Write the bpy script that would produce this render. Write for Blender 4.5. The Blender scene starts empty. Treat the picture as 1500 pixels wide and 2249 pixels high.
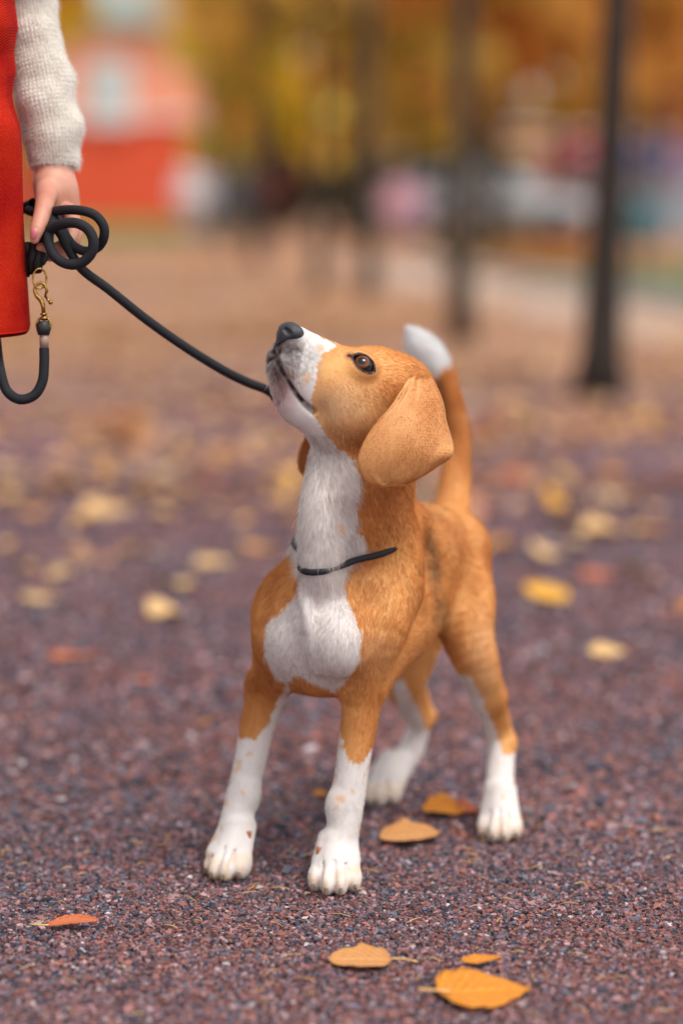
import bpy, math, random
import numpy as np
from mathutils import Vector
DOG_RES, FUR_N, GRAVEL_K = 0.0022, 260000, 1.0
rng = np.random.default_rng(7)
random.seed(7)
scene = bpy.context.scene
COL = scene.collection

# ------------------------------------------------------------------ camera
CAM_H = 0.81
TILT = math.atan((1124.5 - 430.0) / 5310.0)
FPX = 5310.0                                   # focal length in photo pixels (85 mm on a 36 mm tall frame)
cam_data = bpy.data.cameras.new('camera')
cam = bpy.data.objects.new('camera', cam_data)
COL.objects.link(cam)
cam.location = (0, 0, CAM_H)
cam.rotation_euler = (math.pi / 2 - TILT, 0, 0)
cam_data.sensor_fit = 'VERTICAL'
cam_data.sensor_height = 36.0
cam_data.sensor_width = 24.0
cam_data.lens = 85.0
cam_data.clip_start = 0.05
cam_data.clip_end = 1000.0
cam_data.dof.use_dof = True
cam_data.dof.focus_distance = 2.74
cam_data.dof.aperture_fstop = 1.5
scene.camera = cam

# ------------------------------------------------------------------ light
SUN_EL, SUN_AZ = math.radians(62), math.radians(134)   # azimuth measured from +Y towards +X
world = bpy.data.worlds.new('World')
scene.world = world
world.use_nodes = True
wn, wl = world.node_tree.nodes, world.node_tree.links
for n in list(wn): wn.remove(n)
sky = wn.new('ShaderNodeTexSky')
sky.sky_type = 'NISHITA'
sky.sun_disc = False
sky.sun_elevation = SUN_EL
sky.sun_rotation = SUN_AZ
sky.air_density = 1.2
sky.dust_density = 2.0
sky.ozone_density = 1.0
hsv = wn.new('ShaderNodeHueSaturation')
hsv.inputs['Saturation'].default_value = 0.18   # a thin bright overcast, not a blue sky
wb = wn.new('ShaderNodeBackground')
wb.inputs['Strength'].default_value = 0.15
wo = wn.new('ShaderNodeOutputWorld')
wl.new(sky.outputs[0], hsv.inputs['Color']); wl.new(hsv.outputs[0], wb.inputs[0]); wl.new(wb.outputs[0], wo.inputs[0])
sun_data = bpy.data.lights.new('sun', 'SUN')
sun_data.energy = 1.5
sun_data.angle = math.radians(25)
sun_data.color = (1.0, 0.95, 0.88)
sun = bpy.data.objects.new('sun', sun_data)
COL.objects.link(sun)
sdir = Vector((math.sin(SUN_AZ) * math.cos(SUN_EL), math.cos(SUN_AZ) * math.cos(SUN_EL), math.sin(SUN_EL)))
sun.rotation_euler = sdir.to_track_quat('Z', 'Y').to_euler()
scene.view_settings.view_transform = 'Standard'
scene.view_settings.look = 'None'
scene.view_settings.gamma = 1.0
scene.view_settings.exposure = 0.52
scene.view_settings.use_curve_mapping = False
scene.render.engine = 'CYCLES'
scene.cycles.use_denoising = True
scene.cycles.max_bounces = 8
scene.cycles.transparent_max_bounces = 8

# ------------------------------------------------------------------ places
CT, ST = math.cos(TILT), math.sin(TILT)
def W(px, py, c):
    """world point at photo pixel px,py at distance c along the camera axis"""
    x = (px - 750.0) / FPX * c
    v = (1124.5 - py) / FPX * c
    return np.array([x, c * CT + v * ST, CAM_H - c * ST + v * CT])
def project(P):
    P = np.asarray(P, float)
    z = P[..., 2] - CAM_H
    c = P[..., 1] * CT - z * ST
    v = P[..., 1] * ST + z * CT
    return 750 + P[..., 0] / c * FPX, 1124.5 - v / c * FPX, c
def G(px, py, z=0.0):
    """ground point seen at a pixel"""
    k = (1124.5 - py) / FPX
    c = (CAM_H - z) / (ST - k * CT)
    return W(px, py, c)

# ------------------------------------------------------------------ materials
def srgb(r, g, b):
    f = lambda u: ((u / 255 + .055) / 1.055) ** 2.4 if u > 10 else u / 255 / 12.92
    return (f(r), f(g), f(b), 1.0)
class Mat:
    def __init__(s, name):
        s.m = bpy.data.materials.new(name); s.m.use_nodes = True
        s.n, s.l = s.m.node_tree.nodes, s.m.node_tree.links
        s.b = s.n['Principled BSDF']
    def set(s, **k):
        names = dict(rough='Roughness', metal='Metallic', spec='Specular IOR Level', sheen='Sheen Weight', sss='Subsurface Weight', coat='Coat Weight', trans='Transmission Weight')
        for a, v in k.items():
            if a == 'color': s.b.inputs['Base Color'].default_value = v
            else: s.b.inputs[names[a]].default_value = v
        return s
    def node(s, t, **k):
        x = s.n.new(t)
        for a, v in k.items():
            if a in x.inputs: x.inputs[a].default_value = v
            else: setattr(x, a, v)
        return x
    def link(s, a, b): s.l.new(a, b)
    def ramp(s, src, stops):
        r = s.n.new('ShaderNodeValToRGB')
        e = r.color_ramp.elements
        while len(e) < len(stops): e.new(0.5)
        for q, (p, c) in zip(e, stops): q.position = p; q.color = c
        s.l.new(src, r.inputs[0])
        return r.outputs[0]
    def bump(s, src, strength, dist):
        b = s.n.new('ShaderNodeBump'); b.inputs['Strength'].default_value = strength; b.inputs['Distance'].default_value = dist
        s.l.new(src, b.inputs['Height']); s.l.new(b.outputs[0], s.b.inputs['Normal'])
    def mix(s, fac, a, b):
        x = s.n.new('ShaderNodeMix'); x.data_type = 'RGBA'
        for sock, v in ((x.inputs[0], fac), (x.inputs[6], a), (x.inputs[7], b)):
            if isinstance(v, (tuple, float, int)): sock.default_value = v
            else: s.l.new(v, sock)
        return x.outputs[2]
def flat(name, color, **k):
    k.setdefault('rough', 0.7)
    return Mat(name).set(color=color, **k).m
def noisy(name, c1, c2, scale=20, detail=4, bump=0.0, bdist=0.002, **k):
    m = Mat(name); k.setdefault('rough', 0.75); m.set(**k)
    t = m.node('ShaderNodeTexCoord')
    n = m.node('ShaderNodeTexNoise', Scale=float(scale), Detail=float(detail))
    m.link(t.outputs['Object'], n.inputs['Vector'])
    m.link(m.ramp(n.outputs['Fac'], [(0.32, c1), (0.68, c2)]), m.b.inputs['Base Color'])
    if bump: m.bump(n.outputs['Fac'], bump, bdist)
    return m.m

# ------------------------------------------------------------------ objects
def mesh_obj(name, verts, faces, mat=None, parent=None, smooth=True, colors=None, mats=None, midx=None):
    me = bpy.data.meshes.new(name)
    verts = np.asarray(verts, np.float32)
    if isinstance(faces, np.ndarray):
        nf, k = faces.shape
        me.vertices.add(len(verts)); me.vertices.foreach_set('co', verts.ravel())
        me.loops.add(nf * k); me.loops.foreach_set('vertex_index', faces.astype(np.int32).ravel())
        me.polygons.add(nf)
        me.polygons.foreach_set('loop_start', np.arange(0, nf * k, k, dtype=np.int32))
        me.update(calc_edges=True)
    else:
        me.from_pydata(verts.tolist(), [], faces)
    me.polygons.foreach_set('use_smooth', np.full(len(me.polygons), smooth))
    if mats:
        for m in mats: me.materials.append(m)
        if midx is not None: me.polygons.foreach_set('material_index', np.asarray(midx, np.int32))
    elif mat: me.materials.append(mat)
    if colors is not None:
        a = me.color_attributes.new('col', 'FLOAT_COLOR', 'POINT')
        c4 = np.ones((len(verts), 4), np.float32); c4[:, :3] = colors
        a.data.foreach_set('color', c4.ravel())
    me.update()
    o = bpy.data.objects.new(name, me)
    COL.objects.link(o)
    if parent is not None: o.parent = parent
    return o
def empty(name, loc=(0, 0, 0)):
    o = bpy.data.objects.new(name, None); COL.objects.link(o); o.location = loc
    return o
def tag(o, label=None, cat=None, group=None, kind=None):
    for k, v in (('label', label), ('category', cat), ('group', group), ('kind', kind)):
        if v: o[k] = v
    return o
def under(o, parent):
    """parent keeping the world place (parents here only translate/rotate)"""
    bpy.context.view_layer.update()
    o.parent = parent
    o.matrix_parent_inverse = parent.matrix_world.inverted()
    return o
class MB:
    """collects shapes into one mesh"""
    def __init__(s): s.v = []; s.f = []
    def add(s, v, f):
        b = len(s.v); s.v += [tuple(map(float, p)) for p in v]; s.f += [tuple(int(i) + b for i in q) for q in f]; return s
    def box(s, c, d, rz=0.0, bev=0.0):
        x, y, z = np.array(d) / 2.0
        if bev <= 0:
            v = [(a, b, e) for a in (-x, x) for b in (-y, y) for e in (-z, z)]
            f = [(0, 1, 3, 2), (4, 6, 7, 5), (0, 4, 5, 1), (2, 3, 7, 6), (0, 2, 6, 4), (1, 5, 7, 3)]
        else:
            v = []; f = []
            for e, k in ((-z, bev), (-z + bev, 0), (z - bev, 0), (z, bev)):
                for sx, sy in ((-1, -1), (1, -1), (1, 1), (-1, 1)):
                    # two points per corner
                    a, b2 = (x - k), (y - k)
                    if (sx * sy) > 0: v += [(sx * a, sy * (b2 - bev), e), (sx * (a - bev), sy * b2, e)][::1]
                    else: v += [(sx * (a - bev), sy * b2, e), (sx * a, sy * (b2 - bev), e)]
            # order each ring by angle
            v2 = []
            for r in range(4):
                ring = v[r * 8:(r + 1) * 8]; ring.sort(key=lambda p: math.atan2(p[1] / y, p[0] / x)); v2 += ring
            v = v2
            for r in range(3):
                for i in range(8): f.append((r * 8 + i, r * 8 + (i + 1) % 8, (r + 1) * 8 + (i + 1) % 8, (r + 1) * 8 + i))
            f.append(tuple(range(7, -1, -1))); f.append(tuple(24 + i for i in range(8)))
        ca, sa = math.cos(rz), math.sin(rz)
        v = [(c[0] + p[0] * ca - p[1] * sa, c[1] + p[0] * sa + p[1] * ca, c[2] + p[2]) for p in v]
        return s.add(v, f)
    def tube(s, pts, rad, n=12, cap=True, twist=0.0):
        P = np.asarray(pts, float); R = np.broadcast_to(np.asarray(rad, float), (len(P),))
        v, f = tube_mesh(P, R, n, cap)
        return s.add(v, f)
    def ball(s, c, r, n=12, m=8):
        r = np.broadcast_to(np.asarray(r, float), (3,))
        v = [(c[0], c[1], c[2] + r[2])]
        for i in range(1, m):
            t = math.pi * i / m
            for j in range(n):
                a = 2 * math.pi * j / n
                v.append((c[0] + r[0] * math.sin(t) * math.cos(a), c[1] + r[1] * math.sin(t) * math.sin(a), c[2] + r[2] * math.cos(t)))
        v.append((c[0], c[1], c[2] - r[2]))
        f = [(0, 1 + j, 1 + (j + 1) % n) for j in range(n)]
        for i in range(m - 2):
            for j in range(n):
                a = 1 + i * n; f.append((a + j, a + n + j, a + n + (j + 1) % n, a + (j + 1) % n))
        l = len(v) - 1; a = 1 + (m - 2) * n
        f += [(l, a + (j + 1) % n, a + j) for j in range(n)]
        return s.add(v, f)
    def build(s, name, mat, parent=None, smooth=True, local=None):
        v = np.array(s.v)
        if local is not None: v = v - np.array(local)
        return mesh_obj(name, v, s.f, mat, parent, smooth)
def frames(P):
    T = np.gradient(P, axis=0); T /= np.linalg.norm(T, axis=1)[:, None] + 1e-12
    N = np.zeros_like(P)
    a = np.array([0, 0, 1.0]) if abs(T[0][2]) < 0.8 else np.array([1.0, 0, 0])
    n = a - T[0] * a.dot(T[0]); n /= np.linalg.norm(n); N[0] = n
    for i in range(1, len(P)):
        n = N[i - 1] - T[i] * N[i - 1].dot(T[i]); N[i] = n / (np.linalg.norm(n) + 1e-12)
    return T, N, np.cross(T, N)
def tube_mesh(P, R, n=12, cap=True):
    T, N, B = frames(P)
    a = np.linspace(0, 2 * np.pi, n, endpoint=False)
    ring = (np.cos(a)[None, :, None] * N[:, None, :] + np.sin(a)[None, :, None] * B[:, None, :]) * R[:, None, None] + P[:, None, :]
    v = ring.reshape(-1, 3); f = []
    for i in range(len(P) - 1):
        for j in range(n):
            f.append((i * n + j, i * n + (j + 1) % n, (i + 1) * n + (j + 1) % n, (i + 1) * n + j))
    if cap:
        f.append(tuple(range(n - 1, -1, -1))); f.append(tuple((len(P) - 1) * n + j for j in range(n)))
    return v, f
def spline(pts, n):
    """Catmull-Rom through pts, evenly resampled"""
    P = np.asarray(pts, float)
    Q = np.vstack([2 * P[0] - P[1], P, 2 * P[-1] - P[-2]])
    out = []
    for i in range(1, len(Q) - 2):
        t = np.linspace(0, 1, 24, endpoint=False)[:, None]
        a, b, c, d = Q[i - 1], Q[i], Q[i + 1], Q[i + 2]
        out.append(0.5 * ((2 * b) + (c - a) * t + (2 * a - 5 * b + 4 * c - d) * t ** 2 + (-a + 3 * b - 3 * c + d) * t ** 3))
    out = np.vstack(out + [P[-1:]])
    s = np.concatenate([[0], np.cumsum(np.linalg.norm(np.diff(out[:, :3], axis=0), axis=1))])
    u = np.linspace(0, s[-1], n)
    return np.stack([np.interp(u, s, out[:, k]) for k in range(out.shape[1])], axis=1)

# ------------------------------------------------------------------ value noise
def vnoise(P, scale, seed=0):
    Q = np.asarray(P, float) * scale + 137.3 * (seed + 1)
    i = np.floor(Q).astype(np.int64); f = Q - i; f = f * f * (3 - 2 * f)
    def h(a, b, c):
        x = (a * 73856093) ^ (b * 19349663) ^ (c * 83492791) ^ (seed * 2654435)
        x = (x ^ (x >> 13)) * 1274126177 & 0xffffffff
        x = (x ^ (x >> 16)) & 0xffff
        return x / 65535.0
    r = 0
    for dx in (0, 1):
        for dy in (0, 1):
            for dz in (0, 1):
                w = (f[..., 0] if dx else 1 - f[..., 0]) * (f[..., 1] if dy else 1 - f[..., 1]) * (f[..., 2] if dz else 1 - f[..., 2])
                r = r + w * h(i[..., 0] + dx, i[..., 1] + dy, i[..., 2] + dz)
    return r * 2 - 1

# ------------------------------------------------------------------ blended solids (signed distance) -> mesh
def nrm(v): v = np.asarray(v, float); return v / np.linalg.norm(v)
class Solid:
    def __init__(s): s.ops = []
    def ell(s, c, r, ax=None, k=0.01, sub=False):
        """ellipsoid; ax rows = its three axes"""
        A = np.eye(3) if ax is None else np.array(ax, float)
        c = np.asarray(c, float); r = np.asarray(r, float)
        def f(P):
            q = (P - c) @ A.T
            k0 = np.sqrt(((q / r) ** 2).sum(1)); k1 = np.sqrt(((q / r ** 2) ** 2).sum(1)) + 1e-9
            return np.where(k0 < 1e-6, -r.min(), k0 * (k0 - 1) / k1)
        s.ops.append((f, c, r.max(), k, sub)); return s
    def cone(s, a, b, ra, rb, k=0.01, sub=False, flat=None, fs=1.0):
        """round cone from a to b; flat = axis along which the section is squeezed by fs"""
        a = np.asarray(a, float); b = np.asarray(b, float)
        fl = None if flat is None else nrm(flat)
        def f(P):
            if fl is not None:
                m = (a + b) / 2
                P = P + np.outer((P - m) @ fl, fl) * (1 / fs - 1)
                a2 = a + fl * (a - m).dot(fl) * (1 / fs - 1); b2 = b + fl * (b - m).dot(fl) * (1 / fs - 1)
            else: a2, b2 = a, b
            ba = b2 - a2; t = np.clip(((P - a2) @ ba) / (ba @ ba + 1e-12), 0, 1)
            d = np.linalg.norm(P - a2 - t[:, None] * ba, axis=1) - (ra + (rb - ra) * t)
            return d * (fs if fl is not None and fs < 1 else 1)
        s.ops.append((f, (a + b) / 2, np.linalg.norm(b - a) / 2 + max(ra, rb) * (1 if fl is None else max(1, fs)), k, sub)); return s
    def chain(s, pts, k=0.01, sub=False, flat=None, fs=1.0, n=0):
        """tapering limb through the given (point, radius) pairs, smoothed"""
        Q = np.array([[*p, r] for p, r in pts])
        Q = spline(Q, n or max(6, 5 * (len(Q) - 1) + 1)) if len(Q) > 2 else Q
        X, R = Q[:, :3], Q[:, 3]
        fl = None if flat is None else nrm(flat)
        c = (X.min(0) + X.max(0)) / 2
        def f(P):
            Y = X
            if fl is not None:
                P = P + np.outer((P - c) @ fl, fl) * (1 / fs - 1)
                Y = X + np.outer((X - c) @ fl, fl) * (1 / fs - 1)
            d = np.full(len(P), 9.0)
            for i in range(len(Y) - 1):
                ba = Y[i + 1] - Y[i]
                t = np.clip(((P - Y[i]) @ ba) / (ba @ ba + 1e-12), 0, 1)
                d = np.minimum(d, np.linalg.norm(P - Y[i] - t[:, None] * ba, axis=1) - (R[i] + (R[i + 1] - R[i]) * t))
            return d * (fs if fl is not None and fs < 1 else 1)
        s.ops.append((f, c, np.linalg.norm(X - c, axis=1).max() + R.max() * max(1, fs), k, sub)); return s
    def __call__(s, P):
        P = np.asarray(P, float)
        d = np.full(len(P), 1.0)
        for f, c, R, k, sub in s.ops:
            m = 0.03
            idx = np.nonzero(((P - c) ** 2).sum(1) < (R + k + m) ** 2)[0]
            if not len(idx): continue
            e = f(P[idx]); o = d[idx]
            if sub:
                e = -e
                h = np.clip(0.5 - 0.5 * (o - e) / k, 0, 1)
                d[idx] = o * (1 - h) + e * h + k * h * (1 - h)
            else:
                h = np.clip(0.5 + 0.5 * (o - e) / k, 0, 1)
                d[idx] = np.minimum(o * (1 - h) + e * h - k * h * (1 - h), o)
        return d
    def surf(s, px, py, c0=2.2, c1=3.6):
        """where the sight line through a photo pixel first meets the solid"""
        a, b = W(px, py, 1.0), W(px, py, 2.0); u = b - a; u /= np.linalg.norm(u)
        o = np.array([0, 0, CAM_H]); t = c0
        for _ in range(300):
            d = s((o + u * t)[None])[0]
            if d < 2e-4: return o + u * t
            t += min(max(d * 0.7, 3e-4), 0.02)
            if t > c1: return None
        return o + u * t
def solid_mesh(sd, lo, hi, h, coarse=4):
    lo = np.asarray(lo, float); n = (np.ceil((np.asarray(hi) - lo) / h / coarse).astype(int)) * coarse
    H = h * coarse; nc = n // coarse
    g = np.stack(np.meshgrid(*[lo[i] + (np.arange(nc[i]) + .5) * H for i in range(3)], indexing='ij'), -1).reshape(-1, 3)
    dc = np.concatenate([sd(x) for x in np.array_split(g, max(1, len(g) // 200000))]).reshape(nc)
    V = np.repeat(np.repeat(np.repeat(dc, coarse, 0), coarse, 1), coarse, 2).astype(np.float32)
    near = np.argwhere(np.abs(dc) < H * 1.5)
    off = np.stack(np.meshgrid(*[np.arange(coarse)] * 3, indexing='ij'), -1).reshape(-1, 3)
    order = np.arange(len(near))
    for part in np.array_split(order, max(1, len(near) // 3000)):
        ids = (near[part][:, None, :] * coarse + off[None]).reshape(-1, 3)
        V[ids[:, 0], ids[:, 1], ids[:, 2]] = sd(lo + (ids + 0.5) * h)
    lo = lo + 0.5 * h
    S = V < 0
    c = [S[a:S.shape[0] - 1 + a, b:S.shape[1] - 1 + b, e:S.shape[2] - 1 + e] for a in (0, 1) for b in (0, 1) for e in (0, 1)]
    tot = sum(x.astype(np.int8) for x in c)
    cells = np.argwhere((tot > 0) & (tot < 8))
    idx = -np.ones(tot.shape, np.int64); idx[tuple(cells.T)] = np.arange(len(cells))
    acc = np.zeros((len(cells), 3)); cnt = np.zeros(len(cells))
    co = np.array([(a, b, e) for a in (0, 1) for b in (0, 1) for e in (0, 1)])
    vals = [V[cells[:, 0] + q[0], cells[:, 1] + q[1], cells[:, 2] + q[2]] for q in co]
    for i in range(8):
        for j in range(i + 1, 8):
            if np.abs(co[i] - co[j]).sum() == 1:
                a, b = vals[i], vals[j]; m = (a < 0) != (b < 0)
                t = np.where(m, a / (a - b + 1e-12), 0)
                p = co[i] + (co[j] - co[i]) * t[:, None]
                acc[m] += p[m]; cnt[m] += 1
    verts = lo + (cells + acc / cnt[:, None]) * h
    faces = []
    for ax in range(3):
        b1, b2 = (ax + 1) % 3, (ax + 2) % 3
        sl0 = [slice(1, -1)] * 3; sl0[ax] = slice(0, -1)
        sl1 = [slice(1, -1)] * 3; sl1[ax] = slice(1, None)
        A, B = S[tuple(sl0)], S[tuple(sl1)]
        e = np.argwhere(A != B); fl = A[tuple(e.T)]
        base = e + 1; base[:, ax] -= 1
        q = []
        for (u, v) in ((-1, -1), (0, -1), (0, 0), (-1, 0)):
            t = base.copy(); t[:, b1] += u; t[:, b2] += v
            q.append(idx[tuple(t.T)])
        q = np.stack(q, 1)
        q[~fl] = q[~fl][:, ::-1]
        faces.append(q[(q >= 0).all(1)])
    return verts, np.vstack(faces)
def in_poly(x, y, poly):
    P = np.asarray(poly, float); r = np.zeros(np.shape(x), bool)
    x1, y1 = P[-1]
    for x2, y2 in P:
        c = ((y1 > y) != (y2 > y)) & (x < (x2 - x1) * (y - y1) / (y2 - y1 + 1e-9) + x1)
        r ^= c; x1, y1 = x2, y2
    return r
# ================================================================== the dog
dog = empty('dog', (0.02, 2.95, 0.0))
tag(dog, 'tan and white short-haired dog standing on the gravel with its muzzle lifted towards the hand', 'dog')
D = Solid()
def px2m(r, c): return r * c / FPX
def pt(px, py, c, r): return (W(px, py, c), px2m(r, c))
ACROSS = nrm([0.83, -0.55, 0])      # across the trunk, towards its left side
ALONG = nrm([-0.55, -0.83, 0])      # towards the dog's front
UP = np.array([0, 0, 1.0])
TR = [ACROSS, ALONG, UP]
# trunk
D.ell(W(812, 1322, 2.975), (.084, .120, .094), TR, .02)              # rib cage
D.ell(W(712, 1365, 2.87), (.072, .060, .078), TR, .03)              # fore chest
D.ell(W(722, 1425, 2.90), (.046, .070, .055), TR, .03)              # brisket
D.ell(W(912, 1275, 3.08), (.060, .12, .070), TR, .02)               # waist
D.ell(W(915, 1225, 3.04), (.050, .11, .068), TR, .03)               # back
D.ell(W(962, 1208, 3.15), (.064, .080, .058), TR, .03)              # croup
# neck
D.chain([pt(775, 1290, 2.92, 125), pt(780, 1190, 2.885, 128), pt(792, 1120, 2.86, 122), pt(812, 1040, 2.845, 108), pt(845, 950, 2.83, 92)], .02, flat=ACROSS, fs=.92)
D.chain([pt(712, 1000, 2.80, 28), pt(703, 1110, 2.79, 42), pt(706, 1230, 2.80, 48), pt(695, 1320, 2.82, 40), pt(684, 1385, 2.815, 26), pt(690, 1450, 2.84, 12)], .03)   # throat and breast bone
D.chain([pt(880, 1150, 2.94, 60), pt(925, 1210, 3.02, 62)], .03)           # withers
D.chain([pt(690, 1240, 2.90, 48), pt(645, 1300, 2.93, 54), pt(615, 1360, 2.93, 52)], .03)
D.chain([pt(860, 1200, 2.88, 60), pt(862, 1290, 2.87, 62)], .03)
D.ell(W(640, 1405, 2.850), (.030, .030, .036), TR, .02)                # pectorals
D.ell(W(745, 1412, 2.812), (.034, .032, .040), TR, .02)
D.chain([pt(668, 1300, 2.805, 9), pt(674, 1350, 2.793, 7), pt(684, 1410, 2.800, 5), pt(698, 1470, 2.815, 4)], .013)   # keel
# shoulders and upper arms
D.chain([pt(850, 1260, 2.89, 62), pt(832, 1360, 2.845, 70), pt(815, 1440, 2.85, 54), pt(800, 1510, 2.865, 44)], .025)
D.chain([pt(630, 1310, 2.95, 46), pt(616, 1375, 2.89, 52), pt(612, 1450, 2.90, 52), pt(588, 1515, 2.94, 43)], .035)
D.chain([pt(870, 1400, 2.93, 50), pt(820, 1510, 2.90, 30)], .025)
# front leg, its left (nearer)
D.chain([pt(800, 1510, 2.865, 44), pt(789, 1585, 2.865, 40), pt(775, 1680, 2.865, 36), pt(762, 1765, 2.865, 37), pt(751, 1835, 2.862, 35), pt(745, 1872, 2.862, 34)], .012)
D.ell(W(742, 1768, 2.862), (.0125, .012, .016), TR, .014)
D.ell(W(548, 1745, 2.93), (.0115, .012, .016), TR, .014)
D.ell(W(740, 1895, 2.855), (.022, .024, .012), TR, .02)
# front leg, its right
D.chain([pt(588, 1500, 2.94, 44), pt(566, 1590, 2.945, 38), pt(550, 1670, 2.94, 34), pt(532, 1750, 2.935, 34), pt(516, 1818, 2.93, 36), pt(506, 1850, 2.93, 35)], .012)
D.ell(W(497, 1872, 2.91), (.022, .026, .013), TR, .02)
def toes(cx, cy, c, fwd, side, n=4, w=.0105, span=.034, drop=.0, k=.0028, long=.019):
    """four toes at the front of a paw; returns the places for the claws"""
    base = W(cx, cy, c); cl = []
    for i in range(n):
        u = (i - 1.5) / 1.5
        p = base + side * u * span / 2 * 1.1 - fwd * abs(u) ** 2 * .016
        z = .0135
        q = np.array([p[0], p[1], z])
        f2 = nrm(fwd + side * u * .28)
        D.ell(q, (w * .92, long, .0145), [np.cross(UP, f2), f2, UP], k)
        D.cone(q - f2 * .002 + UP * .006, q - f2 * .034 + UP * .040, .0102, .0110, .010)
        cl.append((q + f2 * (long * .80) + UP * (-.001), f2))
    for i in range(3):
        u = (i - 1) / 1.5
        p = base + side * u * span / 2 * 1.1 - fwd * abs(u) ** 2 * .016; p[2] = 0
        f2 = nrm(fwd + side * u * .28)
        D.chain([(p + f2 * .019 + UP * .008, .0022), (p + f2 * .014 + UP * .021, .0022), (p + f2 * .002 + UP * .030, .0016), (p - f2 * .010 + UP * .040, .0008)], .004, sub=True)
    return cl
claws = []
f1 = nrm([-.05, -1, 0]); s1 = nrm(np.cross(f1, UP))
claws += toes(734, 1925, 2.825, f1, s1, span=.036)
f2_ = nrm([-.45, -1, 0]); s2 = nrm(np.cross(f2_, UP))
claws += toes(490, 1898, 2.885, f2_, s2, span=.031)
# dew claws
D.cone(W(712, 1850, 2.855), W(706, 1857, 2.853), .0045, .0030, .006)
D.cone(W(538, 1818, 2.91), W(543, 1824, 2.91), .0040, .0025, .006)
# hind leg, its left (right in the picture)
D.chain([pt(1000, 1232, 3.12, 62), pt(1014, 1310, 3.09, 71), pt(1025, 1390, 3.07, 58), pt(1048, 1460, 3.07, 47), pt(1072, 1530, 3.10, 37)], .02)
D.chain([pt(1072, 1530, 3.10, 37), pt(1096, 1612, 3.14, 27), pt(1103, 1630, 3.14, 26)], .012)
D.cone(W(1118, 1622, 3.155), W(1085, 1500, 3.16), px2m(12, 3.1), px2m(17, 3.1), .01)     # Achilles tendon
D.chain([pt(1103, 1632, 3.14, 28), pt(1098, 1700, 3.12, 30), pt(1095, 1760, 3.10, 33), pt(1095, 1795, 3.09, 38)], .012)
f3 = nrm([-.12, -1, 0]); s3 = nrm(np.cross(f3, UP))
claws += toes(1096, 1808, 3.055, f3, s3, span=.031)
# hind leg, its right (seen between the others)
D.chain([pt(935, 1330, 3.22, 62), pt(905, 1420, 3.22, 60), pt(890, 1490, 3.21, 48), pt(898, 1545, 3.24, 30), pt(918, 1590, 3.28, 23), pt(905, 1640, 3.29, 27), pt(878, 1685, 3.28, 28), pt(862, 1715, 3.26, 29)], .014)
D.chain([pt(905, 1480, 3.27, 22), pt(925, 1530, 3.30, 17), pt(938, 1572, 3.32, 16)], .010)
D.chain([pt(938, 1572, 3.32, 16), pt(915, 1612, 3.31, 22)], .012)
f4 = nrm([-.5, -1, 0]); s4 = nrm(np.cross(f4, UP))
claws += toes(828, 1728, 3.235, f4, s4, span=.031)
# tail
D.chain([pt(985, 1170, 3.20, 45), pt(993, 1110, 3.23, 38), pt(1001, 1030, 3.25, 31), pt(1003, 960, 3.25, 29), pt(990, 890, 3.24, 27), pt(966, 830, 3.23, 31), pt(940, 785, 3.22, 36), pt(919, 755, 3.21, 26), pt(904, 733, 3.205, 10)], .012)

# ---- head: its own axes
AZ, PI_ = math.radians(33), math.radians(27)
HF = np.array([-math.cos(AZ) * math.cos(PI_), -math.sin(AZ) * math.cos(PI_), math.sin(PI_)])
HL = nrm(np.array([math.sin(AZ), -math.cos(AZ), 0.0]))
HU = np.cross(HF, HL)
ROLL = math.radians(4)
HL, HU = HL * math.cos(ROLL) - HU * math.sin(ROLL), HU * math.cos(ROLL) + HL * math.sin(ROLL)
HO = W(838, 866, 2.815)
HA = [HF, HL, HU]
def sag(px, py, lat=0.0):
    """point of the plane at lateral offset lat under a photo pixel"""
    a = np.array([0, 0, CAM_H]); u = nrm(W(px, py, 2.0) - a)
    return a + u * ((HO + HL * lat - a) @ HL) / (u @ HL)
def mir(p): p = np.asarray(p); return p - HL * 2 * ((p - HO) @ HL)
def both(fn, p, *a, **k):
    fn(p, *a, **k); fn(mir(p), *a, **k)
D.ell(HO, (.062, .050, .052), HA, .015)                                   # brain case
D.ell(sag(870, 880), (.046, .048, .050), HA, .015)                          # back of the skull
D.ell(sag(800, 838), (.042, .036, .036), HA, .015)                         # forehead
both(lambda p: D.ell(p, (.022, .015, .012), HA, .012), sag(792, 800, .026)) # brow
both(lambda p: D.ell(p, (.046, .020, .040), HA, .02), sag(790, 895, .030))  # cheek
both(lambda p: D.ell(p, (.030, .014, .022), HA, .015), sag(745, 850, .026))
D.ell(sag(790, 920), (.050, .036, .038), HA, .02)
# muzzle
D.chain([(sag(742, 820), .032), (sag(700, 800), .030), (sag(668, 778), .0265), (sag(650, 764), .0225)], .012)
both(lambda p: D.ell(p, (.031, .0155, .025), HA, .010), sag(662, 806, .013))  # lips
both(lambda p: D.ell(p, (.034, .015, .026), HA, .010), sag(695, 848, .019))
# lower jaw
D.chain([(sag(612, 814), .012), (sag(631, 857), .0165), (sag(670, 898), .020), (sag(735, 930), .026)], .008, flat=HL, fs=1.15)
D.ell(sag(660, 890), (.030, .022, .024), HA, .01)
D.chain([(sag(715, 925), .022), (sag(755, 985), .028), (sag(775, 1050), .04)], .02)
# nose pad
NOSE = sag(640, 735)
D.ell(sag(648, 745), (.018, .017, .015), HA, .006)
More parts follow.
